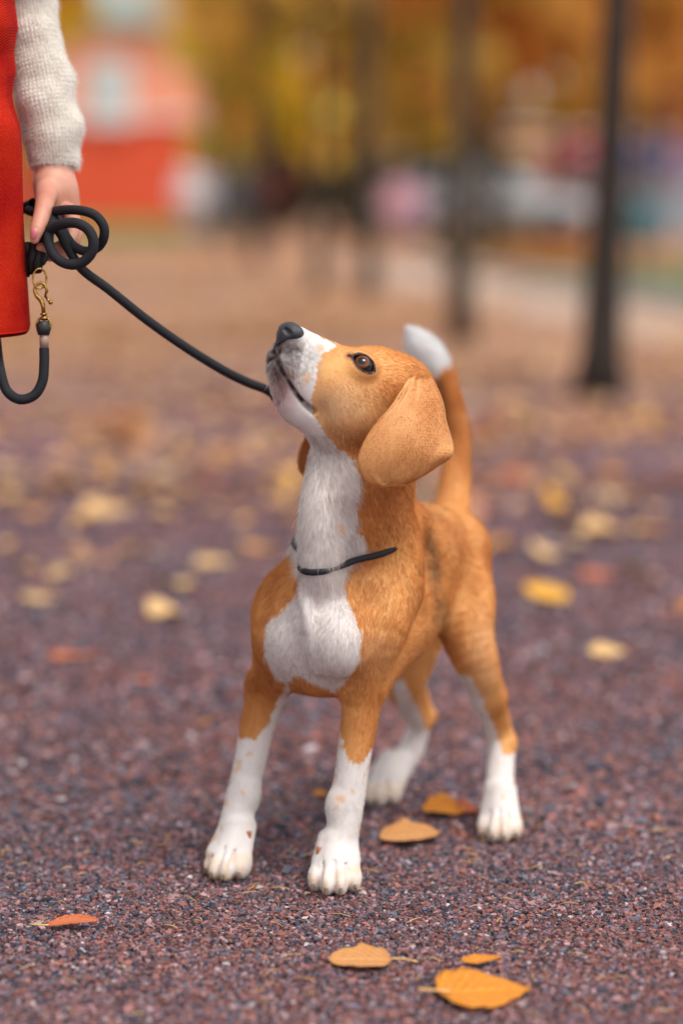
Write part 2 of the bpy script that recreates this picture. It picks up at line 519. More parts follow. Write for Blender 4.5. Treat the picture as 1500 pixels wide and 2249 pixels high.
# eye sockets
EYE = D.surf(791, 796)
el = (EYE - HO) @ HL
eyeC = EYE - nrm(EYE - (HO + HF * .012)) * .0085 
def socket(c, sgn):
    n = nrm(HL * sgn * .86 + HF * .42 + HU * .30)
    D.ell(c + n * -.001, (.0158, .0140, .0132), [nrm(np.cross(HU, n)), HU, n], .012)
    ex = nrm(np.cross(HU, n)) * sgn
    # almond opening: axis slanting a little
    tilt = math.radians(-2)
    a1 = ex * math.cos(tilt) + HU * math.sin(tilt)
    a2 = np.cross(n, a1)
    return n, a1, a2
eyes = []
for sgn, c in ((1, eyeC), (-1, mir(eyeC))):
    n, a1, a2 = socket(c, sgn); eyes.append((c, n, a1, a2, sgn))
for c, n, a1, a2, sgn in eyes:
    def almond(P, c=c, n=n, a1=a1, a2=a2):
        q = P - c; u, v, w = q @ a1, q @ a2, q @ n
        v = v - .0012 * np.clip(-u / .012, -1, 1)
        e1 = np.hypot(u, v + .0062) - .0148; e2 = np.hypot(u, v - .0062) - .0148
        return np.maximum(np.maximum(e1, e2), .001 - w)
    D.ops.append((almond, c, .03, .0012, True))
# mouth slit
mouth_px = [(600, 772), (612, 800), (628, 830), (648, 862), (670, 888), (690, 905)]
ml = [D.surf(*p) for p in mouth_px]
ml = [m for m in ml if m is not None]
for a, b in zip(ml[:-1], ml[1:]):
    D.cone(a, b, .0022, .0022, .003, sub=True); D.cone(mir(a), mir(b), .0022, .0022, .003, sub=True)
D.cone(ml[-2], ml[-1], .0028, .0036, .003, sub=True)
# groove below the nose
ph = [D.surf(603, 748), D.surf(598, 768)]
# nostrils
ns = D.surf(640, 728)
# ------------------------------------------------------------------ ears: thin curved flaps
def ear_points():
    # rows across the flap, from the fold at the skull down to the hem: (left edge, right edge), photo pixels and depth
    rows = [((893, 836, 2.775), (935, 818, 2.815)),
            ((880, 858, 2.748), (955, 845, 2.805)),
            ((858, 892, 2.735), (972, 884, 2.792)),
            ((829, 925, 2.727), (979, 922, 2.775)),
            ((805, 960, 2.722), (988, 953, 2.770)),
            ((790, 992, 2.722), (994, 978, 2.762)),
            ((786, 1020, 2.724), (992, 1001, 2.750)),
            ((797, 1045, 2.727), (963, 1021, 2.752)),
            ((818, 1060, 2.730), (925, 1046, 2.750)),
            ((842, 1067, 2.733), (895, 1060, 2.745))]
    A = spline([W(*r[0]) for r in rows], 44); B = spline([W(*r[1]) for r in rows], 44)
    n = 36
    P = np.zeros((len(A), n, 3))
    for i in range(len(A)):
        u = np.linspace(0, 1, n)
        t = i / (len(A) - 1)
        base = A[i] * (1 - u[:, None]) + B[i] * u[:, None]
        w = np.linalg.norm(B[i] - A[i])
        bulge = (4 * u * (1 - u)) * w * (.10 + .08 * math.sin(math.pi * t))
        # fold at the root, a shallow dent along the middle
        bulge += -.004 * np.exp(-((u - .42) / .12) ** 2) * math.exp(-((t - .12) / .12) ** 2)
        bulge += .0025 * np.exp(-((u - .30) / .10) ** 2) * math.exp(-((t - .15) / .2) ** 2)
        curl = -.006 * np.clip((u - .8) / .2, 0, 1) ** 2 * math.exp(-((t - .70) / .06) ** 2)
        P[i] = base + np.outer(bulge + curl, nrm([.12, -1, .12]))
        P[i] += np.outer(.0015 * np.sin(7 * u + 9 * t), nrm([.12, -1, .12]))
    S = P.copy()
    for _ in range(60):
        S[1:-1] = S[1:-1] * .5 + (S[:-2] + S[2:]) * .25
    w = np.clip((np.linspace(0, 1, n) - .82) / .18, 0, 1)[None, :, None]
    S[:, 0] = P[:, 0]
    k = np.clip(np.linspace(0, 1, n) / .15, 0, 1)[None, :, None]
    return P * w + (S * k + P * (1 - k)) * (1 - w)
def flap(P, thick):
    n, m = P.shape[:2]
    du = np.gradient(P, axis=1); dv = np.gradient(P, axis=0)
    N = np.cross(du, dv); N /= np.linalg.norm(N, axis=2)[..., None] + 1e-9
    e = np.minimum(np.minimum(np.arange(n)[:, None] + 20, n - 1 - np.arange(n)[:, None]) / 3, np.minimum(np.arange(m)[None], m - 1 - np.arange(m)[None]) / 3)
    th = thick * np.clip(e, 0.3, 1) ** .5
    a = P + N * th[..., None] / 2; b = P - N * th[..., None] / 2
    v = np.concatenate([a.reshape(-1, 3), b.reshape(-1, 3)])
    f = []
    I = np.arange(n * m).reshape(n, m); K = n * m
    q = np.stack([I[:-1, :-1], I[:-1, 1:], I[1:, 1:], I[1:, :-1]], -1).reshape(-1, 4)
    f = [q, (q + K)[:, ::-1]]
    ring = np.concatenate([I[0, :-1], I[:-1, -1], I[-1, :0:-1], I[:0:-1, 0]])
    r2 = np.roll(ring, -1)
    f.append(np.stack([r2, ring, ring + K, r2 + K], 1))
    f = np.vstack(f)
    return v, f
earP = ear_points()
ev, ef = flap(earP, .0038)
# the far ear is its mirror image, swung a little by gravity
farP = earP - HL * 2 * ((earP - HO) @ HL)[..., None] + np.array([.010, .0, -.020])
ev2, ef2 = flap(farP, .0038)
def face_out(v, f):
    """make sure that faces of a closed shell look outward"""
    a, b, c = v[f[:, 0]], v[f[:, 1]], v[f[:, 2]]
    d = v[f[:, 3]]
    vol = (np.cross(b - a, c - a) * (a - v.mean(0))).sum() + (np.cross(c - a, d - a) * (a - v.mean(0))).sum()
    return f[:, ::-1] if vol < 0 else f
ef = face_out(ev, ef); ef2 = face_out(ev2, ef2)

# ------------------------------------------------------------------ coat markings, fur direction and fur
WHITE = np.array(srgb(229, 220, 215)[:3]); TAN = np.array(srgb(228, 168, 102)[:3]); TAN_D = np.array(srgb(184, 110, 52)[:3])
CREAM = np.array(srgb(234, 200, 158)[:3]); BLACK = np.array(srgb(34, 28, 30)[:3]); PINK = np.array(srgb(196, 158, 152)[:3])
GREYW = np.array(srgb(176, 174, 168)[:3])
TOCAM = nrm([.0, -1, .15])
POLY_W = [
 # muzzle and blaze
 [(560, 690), (668, 712), (705, 738), (736, 756), (737, 764), (706, 778), (699, 800), (697, 828), (689, 856), (686, 880), (686, 900), (680, 922), (560, 900)],
 # under the jaw, throat
 [(560, 800), (690, 915), (706, 938), (722, 962), (742, 985), (766, 1000), (782, 1020), (792, 1050), (794, 1085), (784, 1110), (786, 1140), (780, 1165), (798, 1182), (808, 1200), (796, 1225), (768, 1250), (700, 1258), (655, 1236), (632, 1195), (636, 1130), (656, 1080), (670, 1040), (680, 985), (560, 900)],
 # chest
 [(648, 1215), (766, 1240), (762, 1262), (756, 1290), (766, 1325), (776, 1352), (795, 1385), (793, 1420), (786, 1455), (770, 1490), (745, 1515), (728, 1520), (690, 1502), (655, 1478), (632, 1500), (608, 1490), (585, 1455), (578, 1405), (592, 1368), (630, 1330), (655, 1300), (660, 1270), (650, 1235)],
 # front legs
 [(741, 1560), (748, 1600), (752, 1640), (765, 1668), (785, 1678), (805, 1668), (820, 1645), (840, 1690), (830, 2000), (640, 2000), (700, 1700), (732, 1600)],
 [(632, 1490), (605, 1555), (580, 1602), (562, 1628), (548, 1618), (532, 1622), (505, 1600), (400, 1950), (600, 1960), (640, 1560)],
 # hind legs
 [(990, 1470), (1034, 1488), (1060, 1535), (1074, 1575), (1086, 1605), (1096, 1635), (1108, 1658), (1140, 1652), (1200, 1700), (1180, 1900), (1000, 1900), (1020, 1600)],
 [(862, 1500), (885, 1490), (905, 1530), (925, 1572), (934, 1598), (950, 1610), (940, 1800), (760, 1800), (760, 1650), (880, 1600)],
 # tail tip
 [(870, 690), (990, 690), (990, 810), (960, 835), (935, 838), (905, 830), (860, 780)],
]
def jit(P, amp, scale, seed):
    return amp * vnoise(P, scale, seed), amp * vnoise(P, scale, seed + 5)
def smoothm(x, a, b): t = np.clip((x - a) / (b - a), 0, 1); return t * t * (3 - 2 * t)
def coat_color(P, N, fine=0.0):
    """base colour of the coat (or bare skin) at points P with normals N; also the share of dark bare skin"""
    px, py, c = project(P)
    j1, j2 = jit(P, 5.0, 130, 1); j3, j4 = jit(P, 3.5, 420, 2)
    x = px + j1 + j3; y = py + j2 + j4
    if fine:
        x = x + rng.normal(0, fine, len(x)); y = y + rng.normal(0, fine, len(y))
    front = (N @ TOCAM) > -.25
    leg = P[:, 2] < .16
    head = py < 1000
    near = c < 3.02
    is_tail = (P[:, 1] > 3.14) & (py < 1110)
    white = np.zeros(len(P), bool)
    for i, poly in enumerate(POLY_W):
        m = in_poly(x, y, poly)
        if i == 0: m &= c < 2.90
        elif i == 1: m &= front & (c < 2.93)
        elif i == 2: m &= front & (c < 2.92)
        elif i in (3, 4): m &= c < 3.0
        elif i == 5: m &= (c > 2.98)
        elif i == 6: m &= c > 3.1
        elif i == 7: m &= is_tail
        white |= m
    # the far side of the muzzle mirrors the near one
    lat = (P - HO) @ HL; fw = (P - HO) @ HF; upc = (P - HO) @ HU
    white |= (((fw > .080) & (lat < -.004)) | (fw > .125)) & (c < 2.95) & (py < 960)
    n1 = vnoise(P, 38, 11); n2 = vnoise(P, 14, 12)
    k = np.clip(.5 + .75 * n1 + .7 * n2, 0, 1)[:, None]
    tan = TAN * (1 - k * .55) + TAN_D * (k * .55)
    # paler cheek, legs and flank
    pale = np.clip(1.2 - np.hypot((px - 745) / 95, (py - 900) / 70), 0, 1) * head * (lat > 0)
    pale += .6 * np.clip(1.2 - np.hypot((px - 820) / 60, (py - 1430) / 55), 0, 1)
    pale += .6 * np.clip(1.2 - np.hypot((px - 1060) / 45, (py - 1440) / 110), 0, 1) * (c > 2.98)
    pale = np.clip(pale, 0, 1)[:, None]
    tan = tan * (1 - pale * .55) + CREAM * pale * .55
    # redder forelegs and nape
    red = np.clip(1.3 - np.hypot((px - 790) / 60, (py - 1580) / 95), 0, 1) + np.clip(1.3 - np.hypot((px - 570) / 60, (py - 1545) / 80), 0, 1)
    red += .9 * np.clip(1.3 - np.hypot((px - 850) / 75, (py - 1110) / 90), 0, 1) * (c < 2.95)
    red = np.clip(red, 0, 1)[:, None]
    tan = tan * (1 - red * .5) + TAN_D * red * .5
    # dark saddle
    sad = np.clip(1.25 - np.hypot((px - 948 - (py - 1230) * .12) / 17, (py - 1235) / 78), 0, 1) * (c > 2.9) * (py > 1120)
    sad = np.maximum(sad, .6 * np.clip(1.2 - np.hypot((px - 968) / 22, (py - 1345) / 60), 0, 1) * (c > 2.9))
    sad = np.maximum(sad, .35 * (smoothm(P[:, 2], .40, .43) * (P[:, 1] > 2.93) * (py > 1100) * (px < 985)))
    sad = np.clip(.75 * sad * (1 + .6 * vnoise(P, 160, 3)), 0, 1)[:, None]
    tan = tan * (1 - sad * .75) + BLACK * sad * .75
    # darker inner side of the tail below the tip
    tl = np.clip(1.2 - np.hypot((px - 962 - (py - 880) * .12) / 20, (py - 905) / 75), 0, 1) * is_tail
    tan = tan * (1 - tl[:, None] * .75) + BLACK * tl[:, None] * .75
    col = np.where(white[:, None], WHITE, tan)
    col = np.where((white & is_tail)[:, None], np.array(srgb(252, 250, 248)[:3]), col)
    # ticking: tan flecks on the white legs, smudges on the muzzle
    tick = (vnoise(P, 95, 21) > .70) & white & (P[:, 2] < .22) & (vnoise(P, 30, 22) > -.1)
    col = np.where(tick[:, None], WHITE * .45 + TAN * .55, col)
    toe = white & (P[:, 2] < .032)
    tk = (np.clip(.5 + .9 * vnoise(P, 110, 23), 0, 1) * toe)[:, None]
    col = col * (1 - tk * .55) + np.array(srgb(222, 184, 140)[:3]) * tk * .55
    for (sx, sy, r) in ((604 + 68, 832, 13), (703, 765, 9), (750, 1160, 7), (748, 1755, 9), (772, 1735, 6), (740, 1775, 5), (790, 1815, 6), (522, 1690, 7), (530, 1740, 6), (500, 1762, 5)):
        s_ = np.clip(1.5 - np.hypot(x - sx, y - sy) / r, 0, 1)[:, None] * ((c < 2.98))[:, None]
        col = col * (1 - s_ * .65) + TAN * s_ * .65
    # grey-dark skin showing through on the muzzle sides
    mz = np.clip(1.5 - np.hypot((px - 650) / 46, (py - 795) / 56), 0, 1) * (c < 2.9) * (lat > -.01)
    mz = np.clip(mz * (.85 + 1.0 * vnoise(P, 300, 31)), 0, 1)[:, None]
    col = col * (1 - mz * .62) + np.array(srgb(132, 127, 124)[:3]) * mz * .62
    dk = np.clip(1.5 - np.hypot((px - 628) / 32, (py - 757) / 24), 0, 1) * (c < 2.9)
    dk = np.maximum(dk, np.clip(1.35 - np.hypot((px - 606 - (py - 800) * .25) / 17, (py - 805) / 50), 0, 1) * (c < 2.9))
    dk = np.clip(dk * (1.1 + .5 * vnoise(P, 260, 32)), 0, 1)[:, None]
    col = col * (1 - dk * .9) + np.array(srgb(64, 46, 46)[:3]) * dk * .9
    # pinkish lower lip and chin
    pk = np.clip(1.3 - np.hypot((px - 625) / 30, (py - 865) / 60), 0, 1) * (c < 2.92)
    pk = np.clip(pk * (1 + .5 * vnoise(P, 200, 33)), 0, 1)[:, None]
    col = col * (1 - pk * .7) + PINK * pk * .7
    return col, white
def skin_marks(P, col):
    """bare dark skin: eye rims, lip line, tear corner, small scar"""
    bare = np.zeros(len(P))
    for c_, n, a1, a2, sgn in eyes:
        q = P - (c_ + n * .011)
        u_, v_ = q @ a1, q @ a2 - .0012 * np.clip(-(q @ a1) / .012, -1, 1)
        e = np.maximum(np.hypot(u_, v_ + .0062), np.hypot(u_, v_ - .0062)) - .0148
        m = np.clip((.0040 - e) / .0012, 0, 1) * (np.abs(q @ n) < .02)
        bare = np.maximum(bare, m)
        s0, s1 = -a1 * .0125, -a1 * .0195 + a2 * .0010; tt = np.clip(((q - s0) @ (s1 - s0)) / ((s1 - s0) @ (s1 - s0)), 0, 1)
        dd = (q - s0) - tt[:, None] * (s1 - s0); dd = dd - np.outer(dd @ n, n)
        bare = np.maximum(bare, np.clip((.0026 - np.linalg.norm(dd, axis=1)) / .001, 0, 1) * (np.abs(q @ n) < .022))
        t = (q - np.outer(q @ n, n)) + a1 * .0175 - a2 * .001
        tear = np.clip(1.4 - np.linalg.norm(t, axis=1) / .0055, 0, 1) * (np.abs(q @ n) < .022)
        col = col * (1 - tear[:, None] * .6) + np.array(srgb(120, 52, 30)[:3]) * tear[:, None] * .6
    for pts in (ml, [mir(p) for p in ml]):
        for i, (a, b) in enumerate(zip(pts[:-1], pts[1:])):
            ba = b - a; t = np.clip(((P - a) @ ba) / (ba @ ba), 0, 1)
            d = np.linalg.norm(P - a - t[:, None] * ba, axis=1)
            w = .0040 if i < len(pts) - 2 else .0046
            bare = np.maximum(bare, np.clip((w - d) / .0018, 0, 1))
    col = col * (1 - bare[:, None]) + np.array(srgb(46, 28, 30)[:3]) * bare[:, None]
    return col, bare
# flow of the coat: points with directions, nearest ones decide
flow_p, flow_d = [], []
def flow(a, b, n=6):
    a = np.asarray(a); b = np.asarray(b); d = nrm(b - a)
    for t in np.linspace(0, 1, n): flow_p.append(a + (b - a) * t); flow_d.append(d)
def flows(*pts, n=5):
    for a, b in zip(pts[:-1], pts[1:]): flow(W(*a), W(*b), n)
for s_ in (1, -1):
    M = (lambda p: p) if s_ == 1 else mir
    for la in (.028,):
        flow(M(sag(640, 745, la)), M(sag(700, 800, la))); flow(M(sag(700, 800, la)), M(sag(770, 850, .045))); flow(M(sag(770, 850, .045)), M(sag(860, 900, .055)))
        flow(M(sag(770, 880, .045)), M(sag(800, 970, .05))); flow(M(sag(640, 820, la)), M(sag(720, 900, .03))); flow(M(sag(720, 900, .03)), M(sag(770, 980, .04)))
        flow(M(sag(760, 780, .02)), M(sag(880, 810, .03)))
flow(sag(668, 730), sag(760, 780)); flow(sag(760, 780), sag(900, 830)); flow(sag(600, 830), sag(680, 930)); 
flows((690, 950, 2.78), (700, 1100, 2.74), (690, 1230, 2.75), (680, 1350, 2.76), (690, 1480, 2.82))
flows((800, 1000, 2.78), (820, 1150, 2.80), (850, 1280, 2.82), (830, 1400, 2.80), (810, 1520, 2.83))
flows((920, 950, 2.90), (925, 1120, 2.95), (960, 1160, 3.05), (1000, 1170, 3.18))
flows((880, 1230, 2.92), (960, 1260, 3.05), (1040, 1300, 3.08)); flows((900, 1380, 2.93), (970, 1360, 3.02)); flows((740, 1500, 2.88), (900, 1440, 3.05))
flows((800, 1500, 2.86), (775, 1680, 2.86), (750, 1830, 2.86), (735, 1930, 2.82))
flows((670, 1200, 2.9), (610, 1330, 2.92), (600, 1480, 2.92), (550, 1670, 2.94), (514, 1820, 2.93), (490, 1900, 2.88))
flows((1040, 1280, 3.10), (1060, 1450, 3.08), (1100, 1620, 3.13), (1097, 1800, 3.08)); flows((1000, 1300, 3.0), (1020, 1430, 3.02))
flows((900, 1400, 3.2), (895, 1530, 3.2), (925, 1600, 3.28), (860, 1710, 3.25), (825, 1740, 3.2))
flows((990, 1150, 3.22), (1003, 960, 3.25), (966, 830, 3.23), (913, 740, 3.20), n=8)
flow_p = np.array(flow_p); flow_d = np.array(flow_d)
def flow_at(P):
    out = np.zeros((len(P), 3))
    for s_ in range(0, len(P), 40000):
        q = P[s_:s_ + 40000]
        d2 = ((q[:, None, :] - flow_p[None]) ** 2).sum(2)
        w = 1 / (d2 + 1e-4) ** 2
        out[s_:s_ + 40000] = w @ flow_d
    return out / (np.linalg.norm(out, axis=1)[:, None] + 1e-9)
def mesh_normals(v, f):
    n = np.zeros_like(v)
    a, b, c, d = (v[f[:, i]] for i in range(4))
    fn = np.cross(c - a, d - b)
    for i in range(4): np.add.at(n, f[:, i], fn)
    return n / (np.linalg.norm(n, axis=1)[:, None] + 1e-12)
def sample_surface(v, f, n, weight=None):
    a, b, c, d = (v[f[:, i]] for i in range(4))
    ar = np.linalg.norm(np.cross(c - a, d - b), axis=1) / 2
    if weight is not None: ar = ar * weight
    k = rng.choice(len(f), n, p=ar / ar.sum())
    u, w = rng.random(n)[:, None], rng.random(n)[:, None]
    return (a[k] * (1 - u) * (1 - w) + b[k] * u * (1 - w) + c[k] * u * w + d[k] * (1 - u) * w), k

# the fur material takes each hair's own colour
mf = Mat('fur'); at = mf.node('ShaderNodeAttribute'); at.attribute_name = 'hair_color'
mf.link(at.outputs['Color'], mf.b.inputs['Base Color']); mf.set(rough=.55, spec=.3)
tr_ = mf.node('ShaderNodeBsdfTranslucent'); mf.link(at.outputs['Color'], tr_.inputs['Color'])
mxs = mf.node('ShaderNodeMixShader'); mxs.inputs[0].default_value = .45
mf.link(mf.b.outputs[0], mxs.inputs[1]); mf.link(tr_.outputs[0], mxs.inputs[2]); mf.link(mxs.outputs[0], [n for n in mf.n if n.type == 'OUTPUT_MATERIAL'][0].inputs['Surface'])
FUR = mf.m
def fur_curves(name, P, Nn, Dr, L, Cc, R, parent, seg=4, lift=.28, bend=.9):
    n = len(P)
    tang = Dr - Nn * (Dr * Nn).sum(1)[:, None]; tang /= np.linalg.norm(tang, axis=1)[:, None] + 1e-9
    cu = bpy.data.hair_curves.new(name)
    cu.add_curves([seg] * n)
    t = np.linspace(0, 1, seg)[None, :, None]
    lift = np.broadcast_to(np.asarray(lift, float), (n,))[:, None, None]
    pos = P[:, None, :] + (tang[:, None, :] * (t ** 1.0) * bend + Nn[:, None, :] * lift * (t - .45 * t ** 2) * 1.6) * L[:, None, None] - Nn[:, None, :] * .0006
    cu.position_data.foreach_set('vector', pos.astype(np.float32).ravel())
    ra = cu.attributes.get('radius') or cu.attributes.new('radius', 'FLOAT', 'POINT')
    rr = R[:, None] * (1 - .75 * t[:, :, 0] ** 1.5)
    ra.data.foreach_set('value', rr.astype(np.float32).ravel())
    ca = cu.attributes.new('hair_color', 'FLOAT_COLOR', 'CURVE')
    c4 = np.ones((n, 4), np.float32); c4[:, :3] = Cc
    ca.data.foreach_set('color', c4.ravel())
    cu.materials.append(FUR)
    o = bpy.data.objects.new(name, cu); COL.objects.link(o); o.parent = parent
    return o

# ------------------------------------------------------------------ body mesh
bv, bf = solid_mesh(D, (-0.25, 2.55, -0.004), (0.30, 3.40, 0.68), DOG_RES)
bn = mesh_normals(bv, bf)
kb = len(bv)
en1, en2 = mesh_normals(ev, ef), mesh_normals(ev2, ef2)
allv = np.vstack([bv, ev, ev2]); alln = np.vstack([bn, en1, en2])
allf = np.vstack([bf, ef + kb, ef2 + kb + len(ev)])
colr, _ = coat_color(allv, alln)
is_ear = np.arange(len(allv)) >= kb
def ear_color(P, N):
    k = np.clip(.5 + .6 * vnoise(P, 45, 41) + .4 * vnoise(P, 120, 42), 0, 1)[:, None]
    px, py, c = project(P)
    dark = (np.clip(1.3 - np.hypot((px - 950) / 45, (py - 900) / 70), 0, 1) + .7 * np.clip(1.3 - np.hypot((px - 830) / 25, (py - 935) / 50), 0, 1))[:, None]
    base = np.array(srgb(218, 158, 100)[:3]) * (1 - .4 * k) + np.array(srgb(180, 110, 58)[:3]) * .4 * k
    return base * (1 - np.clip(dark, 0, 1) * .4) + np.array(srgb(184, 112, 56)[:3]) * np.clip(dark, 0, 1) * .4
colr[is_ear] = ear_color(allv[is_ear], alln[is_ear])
colr, bare = skin_marks(allv, colr)
ms = Mat('dog_skin'); at = ms.node('ShaderNodeVertexColor'); at.layer_name = 'col'
ms.link(at.outputs['Color'], ms.b.inputs['Base Color']); ms.set(rough=.6, spec=.3)
nz = ms.node('ShaderNodeTexNoise', Scale=600.0, Detail=2.0); tc = ms.node('ShaderNodeTexCoord'); ms.link(tc.outputs['Object'], nz.inputs['Vector'])
ms.bump(nz.outputs['Fac'], .3, .0006)
O = np.array(dog.location)
body = mesh_obj('body', allv - O, allf, ms.m, dog, True, colors=colr * .95)

# ------------------------------------------------------------------ fur
def make_fur(n_body, n_ear):
    cen = bv[bf].mean(1)
    wgt = np.where(cen[:, 2] > .52, 1.9, 1.0) * np.where(cen[:, 1] > 3.0, .75, 1.0) * np.where((mesh_normals(bv, bf)[bf[:, 0]] @ TOCAM) < -.3, .55, 1.0)
    P, k = sample_surface(bv, bf, n_body, wgt)
    N = bn[bf[k]].mean(1); N /= np.linalg.norm(N, axis=1)[:, None]
    C, white = coat_color(P, N, fine=1.6)
    C, bare = skin_marks(P, C)
    px, py, c = project(P)
    keep = (bare < .15) & (P[:, 2] > .004)
    # length of the coat by region
    head = (P - HO) @ HF; inh = (np.linalg.norm(P - HO, axis=1) < .14) & (py < 990)
    L = np.full(len(P), .0086)
    L[inh] = .0064 - .0036 * smoothm(head[inh], .02, .13)
    L[inh & (px < 690)] = .0021
    L[P[:, 2] < .22] = .0055
    L[P[:, 2] < .06] = .0040
    throat = white & (py > 950) & (py < 1300) & (c < 2.95)
    L[throat] = .0105
    tail = (P[:, 1] > 3.15) & (py < 1110) & (P[:, 2] > .42)
    L[tail] = .0095
    tip = tail & (py < 850)
    L[tip] = .0115
    eyed = np.min([np.linalg.norm(P - e[0], axis=1) for e in eyes], axis=0)
    L *= .6 + .4 * smoothm(eyed, .013, .030)
    nd = np.linalg.norm(P - NOSE, axis=1); L *= .25 + .75 * smoothm(nd, .016, .045)
    keep &= nd > .0145
    L *= rng.uniform(.75, 1.15, len(P))
    guard = rng.random(len(P)) < .035
    L[guard] *= 1.55
    F = flow_at(P)
    # locks: hairs of one patch lean together
    cl = np.stack([vnoise(P, 190, 50 + i) for i in range(3)], 1) * .17 + np.stack([vnoise(P, 60, 60 + i) for i in range(3)], 1) * .17
    F = F + cl + rng.normal(0, .10, F.shape)
    # throat hair parts to both sides
    F += (throat * np.clip((px - 712) / 60, -1, 1) * .45)[:, None] * np.array([1, .2, 0])
    lift = np.full(len(P), .19); lift[tip] = .32; lift[throat] = .30; lift[inh] = .20
    lift = lift * rng.uniform(.6, 1.6, len(P)); lift[guard] *= 1.5
    bright = np.exp(rng.normal(0, .17, len(P)) + .16 * vnoise(P, 260, 70) + .10 * vnoise(P, 90, 72))
    C = np.clip(C * bright[:, None], 0, .9)
    R = np.full(len(P), .00013); R[inh] = .00010; R[P[:, 1] > 3.0] = .00015
    m = keep
    fur_curves('fur', P[m] - O, N[m], F[m], L[m], C[m], R[m], body, lift=lift[m])
    # ears
    V = np.vstack([ev, ev2]); Ff = np.vstack([ef, ef2 + len(ev)]); Nn = np.vstack([en1, en2])
    P, k = sample_surface(V, Ff, n_ear)
    N = Nn[Ff[k]].mean(1); N /= np.linalg.norm(N, axis=1)[:, None] + 1e-9
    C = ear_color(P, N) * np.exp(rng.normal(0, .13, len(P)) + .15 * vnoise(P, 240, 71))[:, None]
    F = np.tile(nrm([-.12, -.05, -1]), (len(P), 1)) + np.stack([vnoise(P, 170, 80 + i) for i in range(3)], 1) * .15 + rng.normal(0, .08, (len(P), 3))
    F += ((project(P)[0] - 890) / 110 * .35)[:, None] * np.array([1, 0, 0])
    L = rng.uniform(.0035, .0055, len(P))
    fur_curves('fur', P - O, N, F, L, np.clip(C, 0, .9), np.full(len(P), .00013), body, lift=.18)
make_fur(FUR_N, FUR_N // 4)

# ------------------------------------------------------------------ eyes, nose, claws, whiskers
def eye_mats():
    m = Mat('eye_surface'); m.set(rough=.05, spec=.5)
    tc = m.node('ShaderNodeTexCoord'); sx = m.node('ShaderNodeSeparateXYZ'); m.link(tc.outputs['Object'], sx.inputs[0])
    # the ball looks along its own +Z; radius from the axis picks pupil, iris and white
    d = m.node('ShaderNodeVectorMath'); d.operation = 'LENGTH'
    cx = m.node('ShaderNodeCombineXYZ'); m.link(sx.outputs['X'], cx.inputs['X']); m.link(sx.outputs['Y'], cx.inputs['Y']); m.link(cx.outputs[0], d.inputs[0])
    q = m.node('ShaderNodeMath'); q.operation = 'DIVIDE'; q.inputs[1].default_value = .0128; m.link(d.outputs['Value'], q.inputs[0])
    col = m.ramp(q.outputs[0], [(0.0, srgb(8, 6, 6)), (.30, srgb(10, 7, 6)), (.36, srgb(76, 36, 16)), (.56, srgb(124, 66, 28)), (.68, srgb(50, 26, 14)), (.76, srgb(20, 12, 12)), (.95, srgb(70, 56, 52))])
    n = m.node('ShaderNodeTexNoise', Scale=500.0, Detail=3.0); m.link(tc.outputs['Object'], n.inputs['Vector'])
    mx = m.mix(.35, col, n.outputs['Color']); mm = m.node('ShaderNodeMix'); mm.data_type = 'RGBA'; mm.blend_type = 'MULTIPLY'; mm.inputs[0].default_value = .5
    m.link(col, mm.inputs[6]); m.link(m.ramp(n.outputs['Fac'], [(.3, (.35, .35, .35, 1)), (.6, (1.3, 1.3, 1.3, 1))]), mm.inputs[7])
    m.link(mm.outputs[2], m.b.inputs['Base Color'])
    return m.m
EYEM = eye_mats()
from mathutils import Matrix
for c_, n, a1, a2, sgn in eyes:
    gaze = nrm(n + HF * .35 + HU * .12)
    b = MB().ball((0, 0, 0), .0128, 32, 20)
    e = b.build('eye', EYEM, dog)
    xx = nrm(np.cross(HU, gaze)); yy = np.cross(gaze, xx)
    cc = c_ + n * -.0005 - O
    e.matrix_local = Matrix(((xx[0], yy[0], gaze[0], cc[0]), (xx[1], yy[1], gaze[1], cc[1]), (xx[2], yy[2], gaze[2], cc[2]), (0, 0, 0, 1)))
# nose leather
NS = Solid()
NS.ell(sag(637, 732), (.0142, .0168, .0130), HA, .004)
both(lambda p: NS.ell(p, (.010, .0085, .0085), HA, .004), sag(650, 733, .0105))
NS.ell(sag(624, 743), (.008, .010, .009), HA, .005)
NS.chain([(sag(616, 744), .0034), (sag(608, 754), .0022), (sag(604, 762), .0012)], .003)
for s_ in (1, -1):
    M = (lambda p: p) if s_ == 1 else mir
    a = M(sag(627, 724, .0085)); b = M(sag(632, 731, .0150)); c3 = M(sag(643, 741, .021)); d3 = M(sag(658, 746, .0225))
    NS.chain([(a, .0030), (b, .0048), (c3, .0034), (d3, .0016)], .0015, sub=True)
nv, nf = solid_mesh(NS, NOSE - .04, NOSE + .04, .0008)
mn = Mat('nose_leather'); mn.set(color=srgb(44, 44, 50), rough=.36, spec=.6)
tc = mn.node('ShaderNodeTexCoord'); vo = mn.node('ShaderNodeTexVoronoi', Scale=900.0); mn.link(tc.outputs['Object'], vo.inputs['Vector']); mn.bump(vo.outputs['Distance'], .7, .0006)
mesh_obj('nose', nv - O, nf, mn.m, dog)
CLAW = noisy('claw', srgb(70, 48, 36), srgb(128, 96, 70), 300, rough=.4)
for q, f2 in claws:
    pts = [q + f2 * (t * .011 - .002) + UP * (-.009 * t ** 2 + .000) for t in np.linspace(0, 1, 5)]
    b = MB().tube(np.array(pts) - O, [.0026, .0024, .0021, .0015, .0006], 8)
    b.build('claw', CLAW, dog)
DEW = flat('dew_claw', srgb(170, 104, 66), rough=.4)
